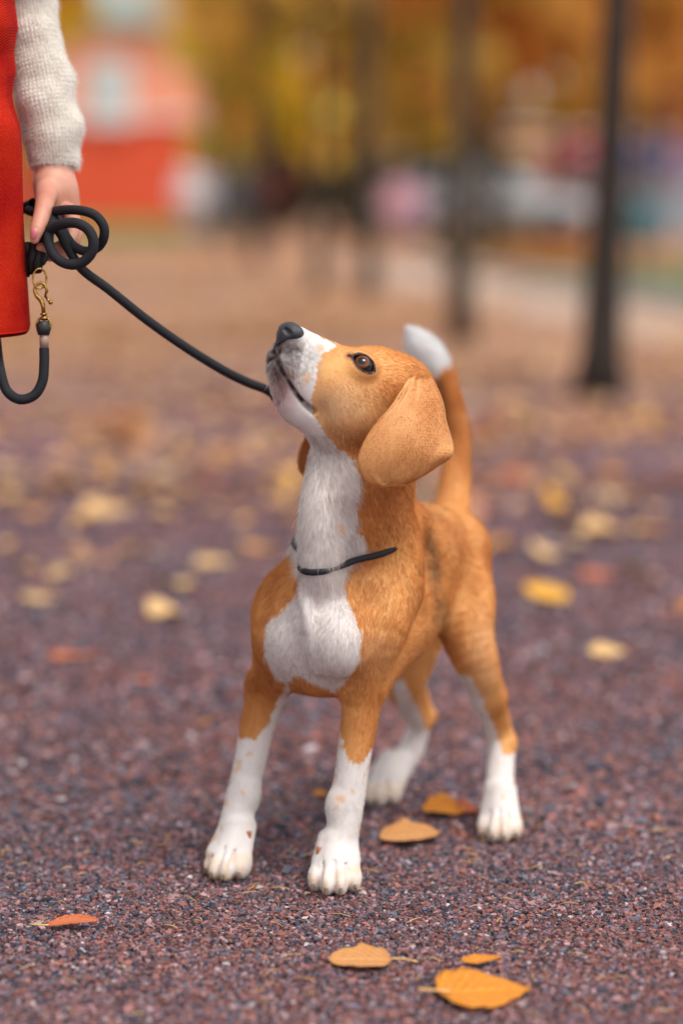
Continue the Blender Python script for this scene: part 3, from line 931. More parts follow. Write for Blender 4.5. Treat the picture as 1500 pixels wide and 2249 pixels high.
for p, d in ((W(702, 1860, 2.848), nrm([-.2, -.3, -1])), (W(546, 1825, 2.905), nrm([.1, -.2, -1]))):
    b = MB().tube(np.array([p + d * t * .012 for t in np.linspace(0, 1, 4)]) - O, [.0038, .0034, .0026, .001], 8); b.build('claw', DEW, dog)
# whiskers and eyebrow hairs
WP, WN, WD, WL_ = [], [], [], []
for (x, y) in ((636, 800), (648, 812), (660, 828), (655, 845), (605, 825), (620, 870), (742, 960), (752, 950)):
    p = D.surf(x, y)
    if p is None: continue
    e = 1e-3; g = np.array([D((p + v)[None])[0] - D((p - v)[None])[0] for v in np.eye(3) * e]); g = nrm(g)
    WP.append(p); WN.append(g); WD.append(nrm(-HF * .5 + np.array([-.3, 0, -.8]) + rng.normal(0, .25, 3))); WL_.append(rng.uniform(.010, .022))
fur_curves('whisker', np.array(WP) - O, np.array(WN), np.array(WD), np.array(WL_), np.tile(np.array(srgb(240, 232, 222)[:3]), (len(WP), 1)), np.full(len(WP), .00016), dog, seg=6, lift=.6)
# ================================================================== ground
GRAVEL = [srgb(148, 102, 98), srgb(110, 74, 72), srgb(104, 106, 120), srgb(66, 70, 84), srgb(178, 146, 148), srgb(160, 108, 94), srgb(196, 188, 190), srgb(132, 110, 120), srgb(46, 46, 54)]
GW = np.array([.19, .18, .155, .145, .10, .08, .022, .10, .055]); GW = GW / GW.sum()
def ground_material():
    m = Mat('gravel_ground'); m.set(rough=.9, spec=.2)
    g = m.node('ShaderNodeNewGeometry'); P = g.outputs['Position']
    vo = m.node('ShaderNodeTexVoronoi', Scale=210.0); m.link(P, vo.inputs['Vector'])
    sep = m.node('ShaderNodeSeparateColor'); m.link(vo.outputs['Color'], sep.inputs[0])
    stops = []; acc = 0
    for c, w in zip(GRAVEL, GW): stops.append((min(acc, 1), c)); acc += w
    r = m.ramp(sep.outputs[0], stops)
    m.n[-1].color_ramp.interpolation = 'CONSTANT' if hasattr(m.n[-1], 'color_ramp') else None
    n1 = m.node('ShaderNodeTexNoise', Scale=2.2, Detail=5.0); m.link(P, n1.inputs['Vector'])
    tone = m.ramp(n1.outputs['Fac'], [(.3, (.62, .57, .62, 1)), (.7, (.90, .84, .90, 1))])
    mu = m.node('ShaderNodeMix'); mu.data_type = 'RGBA'; mu.blend_type = 'MULTIPLY'; mu.inputs[0].default_value = 1.0
    m.link(r, mu.inputs[6]); m.link(tone, mu.inputs[7])
    # trodden leaf crumbs and dust: more of them farther down the avenue
    xyz = m.node('ShaderNodeSeparateXYZ'); m.link(P, xyz.inputs[0])
    mr = m.node('ShaderNodeMapRange'); mr.inputs['From Min'].default_value = 8.0; mr.inputs['From Max'].default_value = 17.0
    m.link(xyz.outputs['Y'], mr.inputs['Value'])
    n2 = m.node('ShaderNodeTexNoise', Scale=1.1, Detail=6.0, Roughness=.65); m.link(P, n2.inputs['Vector'])
    ad = m.node('ShaderNodeMath'); ad.operation = 'ADD'; m.link(mr.outputs[0], ad.inputs[0]); m.link(n2.outputs['Fac'], ad.inputs[1])
    fac = m.ramp(ad.outputs[0], [(.62, (0, 0, 0, 1)), (1.0, (.85, .85, .85, 1))])
    n3 = m.node('ShaderNodeTexNoise', Scale=9.0, Detail=4.0); m.link(P, n3.inputs['Vector'])
    litter = m.ramp(n3.outputs['Fac'], [(.3, srgb(150, 116, 104)), (.5, srgb(178, 136, 108)), (.7, srgb(194, 156, 130))])
    m.link(m.mix(fac, mu.outputs[2], litter), m.b.inputs['Base Color'])
    m.bump(vo.outputs['Distance'], .8, .003)
    return m.m
gr = mesh_obj('ground', [(-400, -60, -.004), (400, -60, -.004), (400, 700, -.004), (-400, 700, -.004)], [(0, 1, 2, 3)], ground_material(), None, False)
tag(gr, kind='structure')
def stones(name, n, x0, x1, y0, y1, size, zlift, label):
    # crushed stone: deformed, faceted lumps
    P = np.stack([rng.uniform(x0, x1, n), rng.uniform(y0, y1, n)], 1)
    far_ = rng.random(n) < .35; P[far_, 1] = y1 + (y1 - y0) * .75 * rng.random(far_.sum()) ** 2 - .02   # thinning out, no hard edge
    P[far_, 0] *= 1.25
    s = size * np.exp(rng.normal(0, .32, n)); s[rng.random(n) < .003] *= 2.0
    z = zlift * rng.random(n) - .0022 + .0025 * vnoise(np.column_stack([P, np.zeros(n)]), 5, 90) * .5
    cube = np.array([(a, b, c) for a in (-1, 1) for b in (-1, 1) for c in (-1, 1)], float) * .5
    q = cube[None] + rng.uniform(-.24, .24, (n, 8, 3))
    q *= (np.stack([rng.uniform(.8, 1.35, n), rng.uniform(.7, 1.1, n), rng.uniform(.45, .85, n)], 1) * s[:, None])[:, None, :]
    a = rng.uniform(0, 2 * np.pi, n); b = rng.normal(0, .5, n); ca, sa, cb, sb = np.cos(a), np.sin(a), np.cos(b), np.sin(b)
    x, y, zz = q[..., 0], q[..., 1], q[..., 2]
    y2 = y * cb[:, None] - zz * sb[:, None]; z2 = y * sb[:, None] + zz * cb[:, None]
    v = np.stack([x * ca[:, None] - y2 * sa[:, None] + P[:, :1], x * sa[:, None] + y2 * ca[:, None] + P[:, 1:], z2 + z[:, None]], -1)
    f = np.array([(0, 1, 3, 2), (4, 6, 7, 5), (0, 4, 5, 1), (2, 3, 7, 6), (0, 2, 6, 4), (1, 5, 7, 3)])
    F = (np.arange(n)[:, None, None] * 8 + f[None]).reshape(-1, 4)
    pal = np.array([c[:3] for c in GRAVEL])
    # patches where one kind of chipping prevails
    pn = vnoise(np.column_stack([P, np.zeros(n)]), 4.0, 91)
    k = rng.choice(len(GW), n, p=GW)
    sw = rng.random(n) < np.clip(pn * .45, 0, 1); k[sw] = rng.choice([0, 1, 5], sw.sum())
    sw = rng.random(n) < np.clip(-pn * .5, 0, 1); k[sw] = rng.choice([2, 3, 7], sw.sum())
    C = pal[k] * np.exp(rng.normal(0, .17, n))[:, None] * np.array([.84, .79, .79])
    m = Mat('crushed_stone'); at = m.node('ShaderNodeVertexColor'); at.layer_name = 'col'; m.link(at.outputs['Color'], m.b.inputs['Base Color']); m.set(rough=.78, spec=.35)
    o = mesh_obj(name, v.reshape(-1, 3), F, m.m, None, False, colors=np.repeat(np.clip(C, 0, .8), 8, axis=0))
    tag(o, label, 'gravel', kind='stuff')
    return o
stones('gravel', int(168000 * GRAVEL_K), -.52, .52, 2.25, 3.15, .0028, .0022, 'fine crushed red and grey stone chippings in the foreground')
stones('gravel', int(56000 * GRAVEL_K), -.95, .95, 3.0, 5.4, .0064, .0026, 'coarser looking stone chippings on the path behind the dog')

# dry needles and grass bits lying on the gravel
def straw(n):
    b = MB()
    for _ in range(n):
        x, y = rng.uniform(-.45, .5), rng.uniform(2.3, 3.2); a = rng.uniform(0, math.pi * 2); L = rng.uniform(.008, .030)
        c, s_ = math.cos(a), math.sin(a); k = rng.uniform(-.3, .3)
        pts = [(x + L * t * c - k * L * t * t * s_, y + L * t * s_ + k * L * t * t * c, .0035 + .002 * math.sin(3 * t) + rng.uniform(0, .0006)) for t in np.linspace(0, 1, 5)]
        b.tube(pts, [.0005, .0006, .0005, .0004, .0002], 4, True)
    o = b.build('straw_bits', noisy('dry_straw', srgb(224, 186, 118), srgb(190, 140, 80), 60, rough=.7))
    tag(o, 'thin dry straw and needles scattered over the gravel', 'straw', kind='stuff')
straw(150)

# ================================================================== fallen leaves
def leaf_material(name, c1, c2, c3):
    m = Mat(name); m.set(rough=.62, spec=.3)
    uv = m.node('ShaderNodeUVMap'); sx = m.node('ShaderNodeSeparateXYZ'); m.link(uv.outputs[0], sx.inputs[0])
    # u runs stem to tip, v across: midrib and side veins
    ab = m.node('ShaderNodeMath'); ab.operation = 'SUBTRACT'; ab.inputs[1].default_value = .5; m.link(sx.outputs['Y'], ab.inputs[0])
    ab2 = m.node('ShaderNodeMath'); ab2.operation = 'ABSOLUTE'; m.link(ab.outputs[0], ab2.inputs[0])
    mid = m.ramp(ab2.outputs[0], [(0.0, (1, 1, 1, 1)), (.022, (0, 0, 0, 1))])
    k = m.node('ShaderNodeMath'); k.operation = 'MULTIPLY_ADD'; k.inputs[1].default_value = -.9; m.link(ab2.outputs[0], k.inputs[0]); m.link(sx.outputs['X'], k.inputs[2])
    sn = m.node('ShaderNodeMath'); sn.operation = 'MULTIPLY'; sn.inputs[1].default_value = 44.0; m.link(k.outputs[0], sn.inputs[0])
    s2 = m.node('ShaderNodeMath'); s2.operation = 'SINE'; m.link(sn.outputs[0], s2.inputs[0])
    vein = m.ramp(s2.outputs[0], [(.90, (0, 0, 0, 1)), (1.0, (.6, .6, .6, 1))])
    oi = m.node('ShaderNodeObjectInfo'); tc = m.node('ShaderNodeTexCoord')
    n = m.node('ShaderNodeTexNoise', Scale=45.0, Detail=5.0); n.noise_dimensions = '4D'; m.link(tc.outputs['Object'], n.inputs['Vector']); m.link(oi.outputs['Random'], n.inputs['W'])
    base = m.ramp(n.outputs['Fac'], [(.30, c1), (.55, c2), (.78, c3)])
    n2 = m.node('ShaderNodeTexNoise', Scale=130.0, Detail=3.0); m.link(tc.outputs['Object'], n2.inputs['Vector'])
    spot = m.ramp(n2.outputs['Fac'], [(.60, (0, 0, 0, 1)), (.68, (.8, .8, .8, 1))])
    b1 = m.mix(spot, base, (c1[0] * .35, c1[1] * .3, c1[2] * .3, 1))
    lite = tuple(min(1, x * 1.25) for x in c3[:3]) + (1,)
    b2 = m.mix(mid, b1, lite)
    vv = m.node('ShaderNodeMath'); vv.operation = 'MULTIPLY'; vv.inputs[1].default_value = .35; m.link(vein, vv.inputs[0])
    m.link(m.mix(vv.outputs[0], b2, lite), m.b.inputs['Base Color'])
    m.bump(s2.outputs[0], .5, .0008)
    m.b.inputs['Subsurface Weight'].default_value = 0.0
    return m.m
LM = {
 'ochre': leaf_material('leaf_ochre', srgb(170, 108, 56), srgb(206, 146, 88), srgb(220, 168, 112)),
 'yellow': leaf_material('leaf_yellow', srgb(200, 136, 44), srgb(226, 166, 58), srgb(236, 186, 88)),
 'orange': leaf_material('leaf_orange', srgb(184, 98, 28), srgb(216, 138, 44), srgb(226, 160, 62)),
 'rust': leaf_material('leaf_rust', srgb(172, 84, 50), srgb(202, 112, 72), srgb(214, 134, 94)),
 'pale': leaf_material('leaf_pale', srgb(204, 156, 98), srgb(222, 180, 124), srgb(232, 196, 144)),
}
STEM = flat('leaf_stem', srgb(226, 176, 112), rough=.6)
def leaf_mesh(seed, kind='heart', curl=.25, nu=14, nv=10, fold=0.0):
    r = np.random.default_rng(seed)
    u = np.linspace(0, 1, nu); v = np.linspace(-1, 1, nv)
    ph = r.uniform(0, 6, 4)
    if kind == 'heart': w = .62 * np.sin(np.pi * u ** .62) ** .75 * (1 - .30 * u ** 2)
    elif kind == 'round': w = .50 * np.sin(np.pi * u ** .85) ** .62 * (1 + .05 * np.sin(17 * u))
    elif kind == 'ovate': w = .42 * np.sin(np.pi * u ** .75) ** .85
    else: w = .17 * np.sin(np.pi * u ** .9) ** .9
    V = []; UV = []
    for i in range(nu):
        for j in range(nv):
            edge = 1 + (.05 * math.sin(19 * u[i] + ph[0]) + .04 * math.sin(33 * u[i] + ph[1])) * abs(v[j])
            x = u[i] - .5; 
            if kind == 'heart': x -= .13 * (1 - u[i]) ** 3 * abs(v[j]) ** 1.5
            y = w[i] * v[j] * edge
            z = curl * (.55 * y * y * (1.2 + math.sin(ph[2])) + .35 * (u[i] - .5) ** 2 * math.sin(ph[3]) + .05 * math.sin(6 * u[i] + ph[0]) * v[j])
            if fold: 
                a = fold * max(0, v[j]); z += abs(y) * math.sin(a); y = y * math.cos(a)
            V.append((x, y, z)); UV.append((u[i], (v[j] + 1) / 2))
    I = np.arange(nu * nv).reshape(nu, nv)
    F = np.stack([I[:-1, :-1], I[1:, :-1], I[1:, 1:], I[:-1, 1:]], -1).reshape(-1, 4)
    return np.array(V), F, np.array(UV)
def leaf_data(seed, mat, kind='heart', curl=.25, fold=0.0, thick=.006, nu=14, nv=10):
    V, F, UV = leaf_mesh(seed, kind, curl, nu, nv, fold)
    V[:, 2] -= V[:, 2].min()
    K = len(V); V2 = V - np.array([0, 0, thick])
    I = np.arange(K).reshape(nu, nv)
    ring = np.concatenate([I[0, :-1], I[:-1, -1], I[-1, :0:-1], I[:0:-1, 0]]); r2 = np.roll(ring, -1)
    FF = np.vstack([F, (F + K)[:, ::-1], np.stack([ring, r2, r2 + K, ring + K], 1)])
    o = mesh_obj('fallen_leaf', np.vstack([V, V2]), FF, mat)
    me = o.data; uvl = me.uv_layers.new(name='UVMap')
    li = np.empty(len(me.loops), np.int32); me.loops.foreach_get('vertex_index', li)
    UV2 = np.vstack([UV, UV]).astype(np.float32)[li]; uvl.data.foreach_set('uv', UV2.ravel())
    bpy.data.objects.remove(o)
    return me
def stem_mesh(L=.55, bend=.2):
    pts = [(-.48 - L * t, bend * t * t, .012 + .05 * t * (1 - t)) for t in np.linspace(0, 1, 7)]
    v, f = tube_mesh(np.array(pts), np.array([.022, .019, .017, .016, .016, .018, .024]), 6)
    o = mesh_obj('stem', v, f, STEM); me = o.data; bpy.data.objects.remove(o); return me
def place_leaf(me, p, size, rz, tilt=(0, 0), label=None, group=None, stem=None, z=.004):
    o = bpy.data.objects.new('fallen_leaf', me); COL.objects.link(o)
    o.location = (p[0], p[1], z); o.rotation_euler = (tilt[0], tilt[1], rz); o.scale = (size, size, size)
    tag(o, label, 'leaf', group)
    if stem is not None:
        s = bpy.data.objects.new('stem', stem); COL.objects.link(s); s.parent = o
    return o
R_ = math.radians
NEAR = [  # px, py, width px, colour, shape, turn, tilt x, tilt y, curl, fold, stem length, label
 (790, 2118, 140, 'ochre', 'round', 178, -3, 0, .22, 0, .42, 'pale ochre ragged leaf lying flat in front of the paws, stem to the right'),
 (1075, 2186, 205, 'orange', 'heart', 14, 0, 2, .22, .10, .34, 'big golden orange leaf with a folded lobe, lowest on the gravel'),
 (1057, 2121, 92, 'orange', 'sliver', 8, 12, -3, .5, .4, 0, 'small narrow curled orange leaf just behind the big golden one'),
 (162, 2040, 112, 'rust', 'sliver', 7, 8, -4, .4, .5, .35, 'narrow rusty leaf seen edge on, alone at the lower left'),
 (900, 1845, 140, 'ochre', 'round', 6, 2, -4, .35, .0, 0, 'curled light brown leaf standing on its edge between the dog\'s paws'),
 (975, 1792, 100, 'orange', 'ovate', 8, 10, 0, .8, .2, 0, 'bright orange crumpled leaf right behind the curled brown one'),
 (1028, 1790, 52, 'rust', 'ovate', 20, 12, 0, 1.0, .4, 0, 'small red orange leaf scrap touching the hind paw'),
 (703, 1753, 36, 'orange', 'ovate', 5, 5, 0, .5, 0, 0, 'tiny orange leaf behind the front legs'),
 (1335, 1442, 88, 'pale', 'ovate', 20, 8, -4, .5, .1, 0, 'pale orange leaf alone on the gravel right of the hind legs'),
 (1210, 1318, 100, 'yellow', 'heart', 30, 8, 0, .9, .3, 0, 'bright yellow leaf standing out right of the dog\'s thigh'),
 (1316, 1266, 100, 'rust', 'ovate', 10, 0, 0, .4, 0, 0, 'salmon red leaf behind the bright yellow one'),
 (1203, 1224, 72, 'pale', 'heart', 60, 10, 0, .7, .2, 0, 'pale yellow leaf straight behind the bright yellow one'),
 (146, 1447, 70, 'rust', 'ovate', 5, 5, 0, .5, 0, 0, 'brick red leaf alone on the gravel left of the dog'),
 (203, 1449, 62, 'rust', 'ovate', 185, 5, 0, .5, 0, 0, 'brick red leaf touching its twin left of the dog'),
 (371, 1357, 82, 'pale', 'heart', 40, 6, 0, .6, .2, 0, 'cream yellow leaf left of the dog\'s chest, the nearer of a pair'),
 (371, 1292, 82, 'pale', 'heart', 140, 6, 0, .6, .2, 0, 'cream yellow leaf left of the dog\'s collar, the farther of a pair'),
 (470, 1243, 90, 'pale', 'ovate', 15, 6, 0, .5, 0, 0, 'pale oval leaf left of the dog\'s neck'),
 (305, 1220, 104, 'pale', 'ovate', 170, 6, 0, .5, 0, 0, 'wide pale ochre leaf at the left, level with the collar'),
 (578, 1213, 84, 'ochre', 'heart', 70, 6, 0, .5, 0, 0, 'ochre leaf half hidden by the dog\'s shoulder'),
 (240, 1126, 98, 'pale', 'heart', 20, 6, 0, .6, .2, 0, 'light yellow leaf left of the throat'),
 (1330, 1178, 95, 'pale', 'heart', 10, 6, 0, .6, 0, 0, 'pale leaf right of the rump, left one of two touching'),
 (1418, 1166, 82, 'ochre', 'heart', 120, 6, 0, .6, 0, 0, 'ochre leaf right of the rump, right one of two touching'),
 (1232, 1122, 72, 'yellow', 'heart', 50, 14, 0, .9, .4, 0, 'golden upright leaf right of the tail root'),
 (122, 1080, 100, 'pale', 'heart', 200, 6, 0, .6, .1, 0, 'large cream leaf at the left below the hanging leash end'),
 (25, 1040, 70, 'pale', 'heart', 90, 6, 0, .6, .1, 0, 'cream leaf cut by the left picture edge'),
 (1255, 1058, 66, 'pale', 'heart', 30, 6, 0, .6, .1, 0, 'small cream leaf right of the tail'),
 (1150, 1052, 120, 'rust', 'ovate', 5, 3, 0, .3, 0, 0, 'flat brownish pink leaf right beside the tail'),
 (1072, 1120, 74, 'rust', 'heart', 40, 3, 0, .3, 0, 0, 'faded pink leaf next to the tail root'),
 (322, 1502, 40, 'rust', 'ovate', 15, 3, 0, .4, 0, 0, 'small orange brown leaf left of the front leg'),
 (452, 1592, 28, 'orange', 'ovate', 95, 3, 0, .4, 0, 0, 'tiny orange leaf left of the front leg, below the small brown one'),
]
for i, (px, py, w, colr_, kind, turn, tx, ty, curl, fold, st, lab) in enumerate(NEAR):
    p = G(px, py); c = project(p)[2]
    size = w * c / FPX / (1.0 if kind != 'heart' else 1.08)
    me = leaf_data(100 + i, LM[colr_], kind, curl, fold, .010, 18, 12)
    place_leaf(me, p, size, R_(turn), (R_(tx), R_(ty)), lab, None, stem_mesh(st, .12) if st else None, .005 + size * abs(math.sin(R_(tx))) * .2)
# the carpet of leaves behind: the 270 that show largest are leaves of their own
names_c = {'ochre': 'ochre', 'yellow': 'golden', 'orange': 'orange', 'rust': 'rusty', 'pale': 'cream'}
variants = {c: [leaf_data(300 + 7 * k + i, LM[c], kd, .6, .15, .012, 8, 6) for i, kd in enumerate(('heart', 'ovate', 'heart'))] for k, c in enumerate(LM)}
used = [project(G(l[0], l[1]))[0:2] for l in NEAR]
cnt = 0; tries = 0; carpet = []
LR = np.random.default_rng(41)
while cnt < 265 and tries < 20000:
    tries += 1
    y = 4.0 + 5.6 * LR.random() ** .62
    x = LR.uniform(-.16 * y, .16 * y)
    dens = np.clip((y - 3.9) / 3.2, .05, 1) * np.clip(.55 + .9 * vnoise(np.array([[x, y, 0.]]), .9, 95)[0], .08, 1)
    if LR.random() > dens: continue
    c = LR.choice(['pale', 'ochre', 'yellow', 'orange', 'rust'], p=[.36, .32, .07, .10, .15])
    q = project(np.array([x, y, 0.]))
    if min(math.hypot(q[0] - a, (q[1] - b) * 2) for a, b in [(l[0], l[1]) for l in NEAR]) < 90: continue
    zone = next(n_ for lim, n_ in ((130, 'near the left edge'), (330, 'below the hanging leash'), (560, 'left of the dog'), (780, 'behind the chin'), (1040, 'behind the rump'), (1200, 'beside the tail'), (1370, 'below the dark trunk'), (9e9, 'near the right edge')) if q[0] < lim)
    band = next(n_ for lim, n_ in ((905, 'jaw'), (955, 'ear root'), (1005, 'ear tip'), (1070, 'throat'), (1160, 'neck'), (1260, 'collar'), (9e9, 'chest')) if q[1] < lim)
    o = place_leaf(variants[c][LR.integers(3)], (x, y), LR.uniform(.045, .08), LR.uniform(0, 6.28), (LR.normal(0, .12), LR.normal(0, .12)),
               None, 'fallen leaves scattered behind the dog', None, .006)
    carpet.append((c, zone, band, q[0], o))
    cnt += 1
ORD = ['leftmost', 'second from left', 'third from left', 'fourth from left', 'fifth from left', 'sixth from left', 'seventh from left', 'eighth from left', 'ninth from left', 'tenth from left']
keys = {}
for c, zone, band, qx, o in carpet: keys.setdefault((c, zone, band), []).append((qx, o.name, o))
for (c, zone, band), ls in keys.items():
    ls.sort()
    for i, (_, _, o) in enumerate(ls):
        if len(ls) == 1: o['label'] = 'only %s leaf %s, level with the %s' % (names_c[c], zone, band)
        else: o['label'] = '%s among the %s leaves %s, level with the %s' % (ORD[min(i, 9)], names_c[c], zone, band)
# beyond them: one mass
def leaf_mass(name, n, pos_fn, label, sizes=(.05, .085), seed=5, cols=None):
    r = np.random.default_rng(seed)
    x, y = pos_fn(r, n)
    n = len(x)
    s = r.uniform(*sizes, n); a = r.uniform(0, 6.28, n); z = .004 + r.uniform(0, .012, n)
    base = np.array([(-.5, 0, 0), (-.1, -.36, .14), (.5, 0, .02), (-.1, .36, .14), (0, 0, .0)])
    t1, t2 = r.normal(0, .25, n), r.normal(0, .25, n)
    q = base[None] * s[:, None, None]
    q[..., 2] += q[..., 0] * t1[:, None] + q[..., 1] * t2[:, None]
    ca, sa = np.cos(a)[:, None], np.sin(a)[:, None]
    v = np.stack([q[..., 0] * ca - q[..., 1] * sa + x[:, None], q[..., 0] * sa + q[..., 1] * ca + y[:, None], q[..., 2] - q[..., 2].min(1)[:, None] + z[:, None]], -1)
    f = np.array([(0, 1, 4, 3), (1, 2, 3, 4)]); F = (np.arange(n)[:, None, None] * 5 + f[None]).reshape(-1, 4)
    pal = np.array([srgb(*c)[:3] for c in (cols or [(198, 154, 118), (190, 140, 98), (208, 174, 132), (184, 124, 94), (204, 154, 84), (172, 130, 112)])])
    C = pal[r.integers(0, len(pal), n)] * np.exp(r.normal(0, .12, n))[:, None]
    m = Mat('leaf_litter'); at = m.node('ShaderNodeVertexColor'); at.layer_name = 'col'; m.link(at.outputs['Color'], m.b.inputs['Base Color']); m.set(rough=.7)
    o = mesh_obj(name, v.reshape(-1, 3), F, m.m, None, False, colors=np.repeat(np.clip(C, 0, .9), 5, axis=0))
    tag(o, label, 'leaves', kind='stuff')
def far_pos(r, n):
    y = np.sqrt(r.uniform(5 ** 2, 44 ** 2, n)); y = np.where(r.random(n) < .30, r.uniform(5, 17, n), y)
    x = r.uniform(-.24, .24, n) * y
    q = np.column_stack([x, y, 0 * x])
    keep = r.random(n) < np.clip((y - 5.5) / 8, .03, 1) * np.clip(.6 + .9 * vnoise(q, .8, 96) + .3 * vnoise(q, 2.5, 97), .06, 1)
    w_ = r.random(n) < .35; x = np.where(w_, r.uniform(-.55, .55, n) * y, x)   # the carpet goes on beyond both sides
    return x[keep], y[keep]
leaf_mass('leaf_litter', 62000, far_pos, 'dense carpet of tan and yellow fallen leaves down the avenue')
# ================================================================== collar and leash
ROPE = Mat('black_rope'); ROPE.set(rough=.75, spec=.3)
uvn = ROPE.node('ShaderNodeUVMap'); wv = ROPE.node('ShaderNodeTexWave', Scale=1.0); wv.bands_direction = 'DIAGONAL'; wv.inputs['Distortion'].default_value = .5
ROPE.link(uvn.outputs[0], wv.inputs['Vector'])
ROPE.link(ROPE.ramp(wv.outputs['Fac'], [(.2, srgb(16, 16, 18)), (.9, srgb(44, 44, 50))]), ROPE.b.inputs['Base Color'])
ROPE = ROPE.m
def rope(name, pts, rad, parent, n=None, local=None, closed=False):
    L = np.linalg.norm(np.diff(np.array(pts)[:, :3], axis=0), axis=1).sum()
    n = n or max(30, int(L / .0013))
    P = spline(pts, n); K = 30
    T, N, B = frames(P)
    a = np.linspace(0, 2 * np.pi, K, endpoint=False)
    s = np.concatenate([[0], np.cumsum(np.linalg.norm(np.diff(P, axis=0), axis=1))])
    # plaited surface: two sets of strands crossing over each other
    pit = .0070
    g1 = np.abs(np.sin(5 * a[None] + s[:, None] / pit * 2 * np.pi / 2)); g2 = np.abs(np.sin(5 * a[None] - s[:, None] / pit * 2 * np.pi / 2))
    R = rad * (1 + .05 * (np.maximum(g1, g2) - .8))
    v = P[:, None] + (np.cos(a)[None, :, None] * N[:, None] + np.sin(a)[None, :, None] * B[:, None]) * R[..., None]
    I = np.arange(n * K).reshape(n, K)
    F = np.stack([I[:-1], np.roll(I[:-1], -1, 1), np.roll(I[1:], -1, 1), I[1:]], -1).reshape(-1, 4)
    v = v.reshape(-1, 3)
    if local is not None: v = v - local
    o = mesh_obj(name, v, F, ROPE, parent)
    uvl = o.data.uv_layers.new(name='UVMap')
    li = np.empty(len(o.data.loops), np.int32); o.data.loops.foreach_get('vertex_index', li)
    UV = np.stack([np.repeat(s / .0021, K), np.tile(a / (2 * np.pi) * 3, n)], 1).astype(np.float32)
    uvl.data.foreach_set('uv', UV[li].ravel())
    return o
cpa, cpb, cpc = D.surf(652, 1200), D.surf(735, 1250), D.surf(868, 1206)
cn = nrm(np.cross(cpb - cpa, cpc - cpa))
ax0, ax1 = W(780, 1240, 2.905), W(790, 1120, 2.86)      # the neck's own axis meets the collar's plane
cm = ax0 + (ax1 - ax0) * (((cpa - ax0) @ cn) / ((ax1 - ax0) @ cn))
e1 = nrm(cpb - cm); e2 = np.cross(cn, e1)
cl_pts = []
for ang in np.linspace(0, 2 * np.pi, 64, endpoint=False):
    d = e1 * math.cos(ang) + e2 * math.sin(ang)
    ts = np.linspace(.02, .16, 240); dd = D(cm + d * ts[:, None])
    k = np.nonzero(dd > 0)[0]
    cl_pts.append(cm + d * (ts[k[0]] if len(k) else .07) + d * (.0060 - .0130 * smoothm(float(d[0]), .25, .85) - .0040 * smoothm(float(-d[0]), .72, .95)))
cl_pts = np.array(cl_pts)
for _ in range(3): cl_pts = (np.roll(cl_pts, 1, 0) + cl_pts * 2 + np.roll(cl_pts, -1, 0)) / 4
cl_loop = np.vstack([cl_pts, cl_pts[:2]])
col_o = rope('dog_collar', cl_loop, .0038, None, 260)
tag(col_o, 'thin black rope collar lying in the fur round the dog\'s neck', 'collar')
back = cl_pts[np.argmax(cl_pts[:, 1] - cl_pts[:, 0] * .3)]
leash = empty('leash', tuple(W(120, 520, 2.80)))
tag(leash, 'black braided rope leash running from the hand to the dog, coiled at the hand', 'leash')
LO = np.array(leash.location)
main = [W(*q) for q in ((92, 470, 2.815), (112, 492, 2.80), (133, 512, 2.80), (152, 548, 2.805), (182, 592, 2.81), (240, 636, 2.82), (320, 700, 2.84), (400, 757, 2.86), (480, 807, 2.885), (540, 838, 2.905), (588, 857, 2.92), (608, 876, 2.93), (626, 900, 2.945), (662, 930, 2.96), (705, 975, 2.98), (730, 1040, 2.99), (755, 1120, 3.0))] + [back]
rope('rope', main, .0056, leash, local=LO)
loopA = [W(*q) for q in ((62, 462, 2.85), (95, 470, 2.83), (135, 462, 2.80), (175, 462, 2.785), (208, 472, 2.78), (228, 496, 2.78), (228, 524, 2.785), (214, 544, 2.795), (190, 552, 2.80), (165, 542, 2.805), (148, 522, 2.81), (137, 500, 2.815), (125, 480, 2.82), (100, 474, 2.83))]
rope('coil', loopA, .0056, leash, local=LO)
loopB = [W(*q) for q in ((72, 560, 2.83), (90, 530, 2.81), (110, 505, 2.79), (138, 492, 2.775), (168, 490, 2.768), (194, 504, 2.765), (206, 530, 2.765), (200, 558, 2.768), (178, 578, 2.772), (150, 580, 2.776), (124, 566, 2.78), (110, 540, 2.785), (108, 515, 2.79), (118, 492, 2.80), (110, 478, 2.81))]
rope('coil', loopB, .0060, leash, local=LO)
tail_r = [W(*q) for q in ((75, 445, 2.85), (40, 470, 2.88), (0, 560, 2.90), (-12, 680, 2.86), (-6, 760, 2.82), (2, 815, 2.80), (16, 858, 2.795), (44, 877, 2.79), (76, 868, 2.79), (94, 838, 2.79), (98, 800, 2.79), (98, 765, 2.79))]
rope('rope', tail_r, .0058, leash, local=LO)
BRASS = noisy('brass', srgb(196, 158, 84), srgb(132, 98, 50), 220, rough=.32, metal=1.0)
LEATHER = noisy('black_leather', srgb(20, 18, 18), srgb(44, 40, 40), 300, bump=.3, bdist=.0008, rough=.5)
hook = empty('snap_hook', (0, 0, 0)); hook.parent = leash; 
hc = 2.79
def hp(x, y, dc=0): return W(x, y, hc + dc) - LO
b = MB(); r = px2m(15, hc)
b.tube([hp(88 + 15 * math.cos(t), 612 + 22 * math.sin(t), .002 * math.cos(t)) for t in np.linspace(0, 2 * math.pi, 25)], .0012, 8); b.build('ring', BRASS, hook)
b = MB()   # claw of the hook, with its thumb catch
b.tube([hp(*q) for q in ((97, 690), (96, 672), (92, 660), (82, 650), (77, 638), (80, 627), (90, 621), (100, 626), (104, 638), (100, 650))], [.0022, .0026, .0030, .0026, .0022, .0020, .0020, .0019, .0018, .0012], 10)
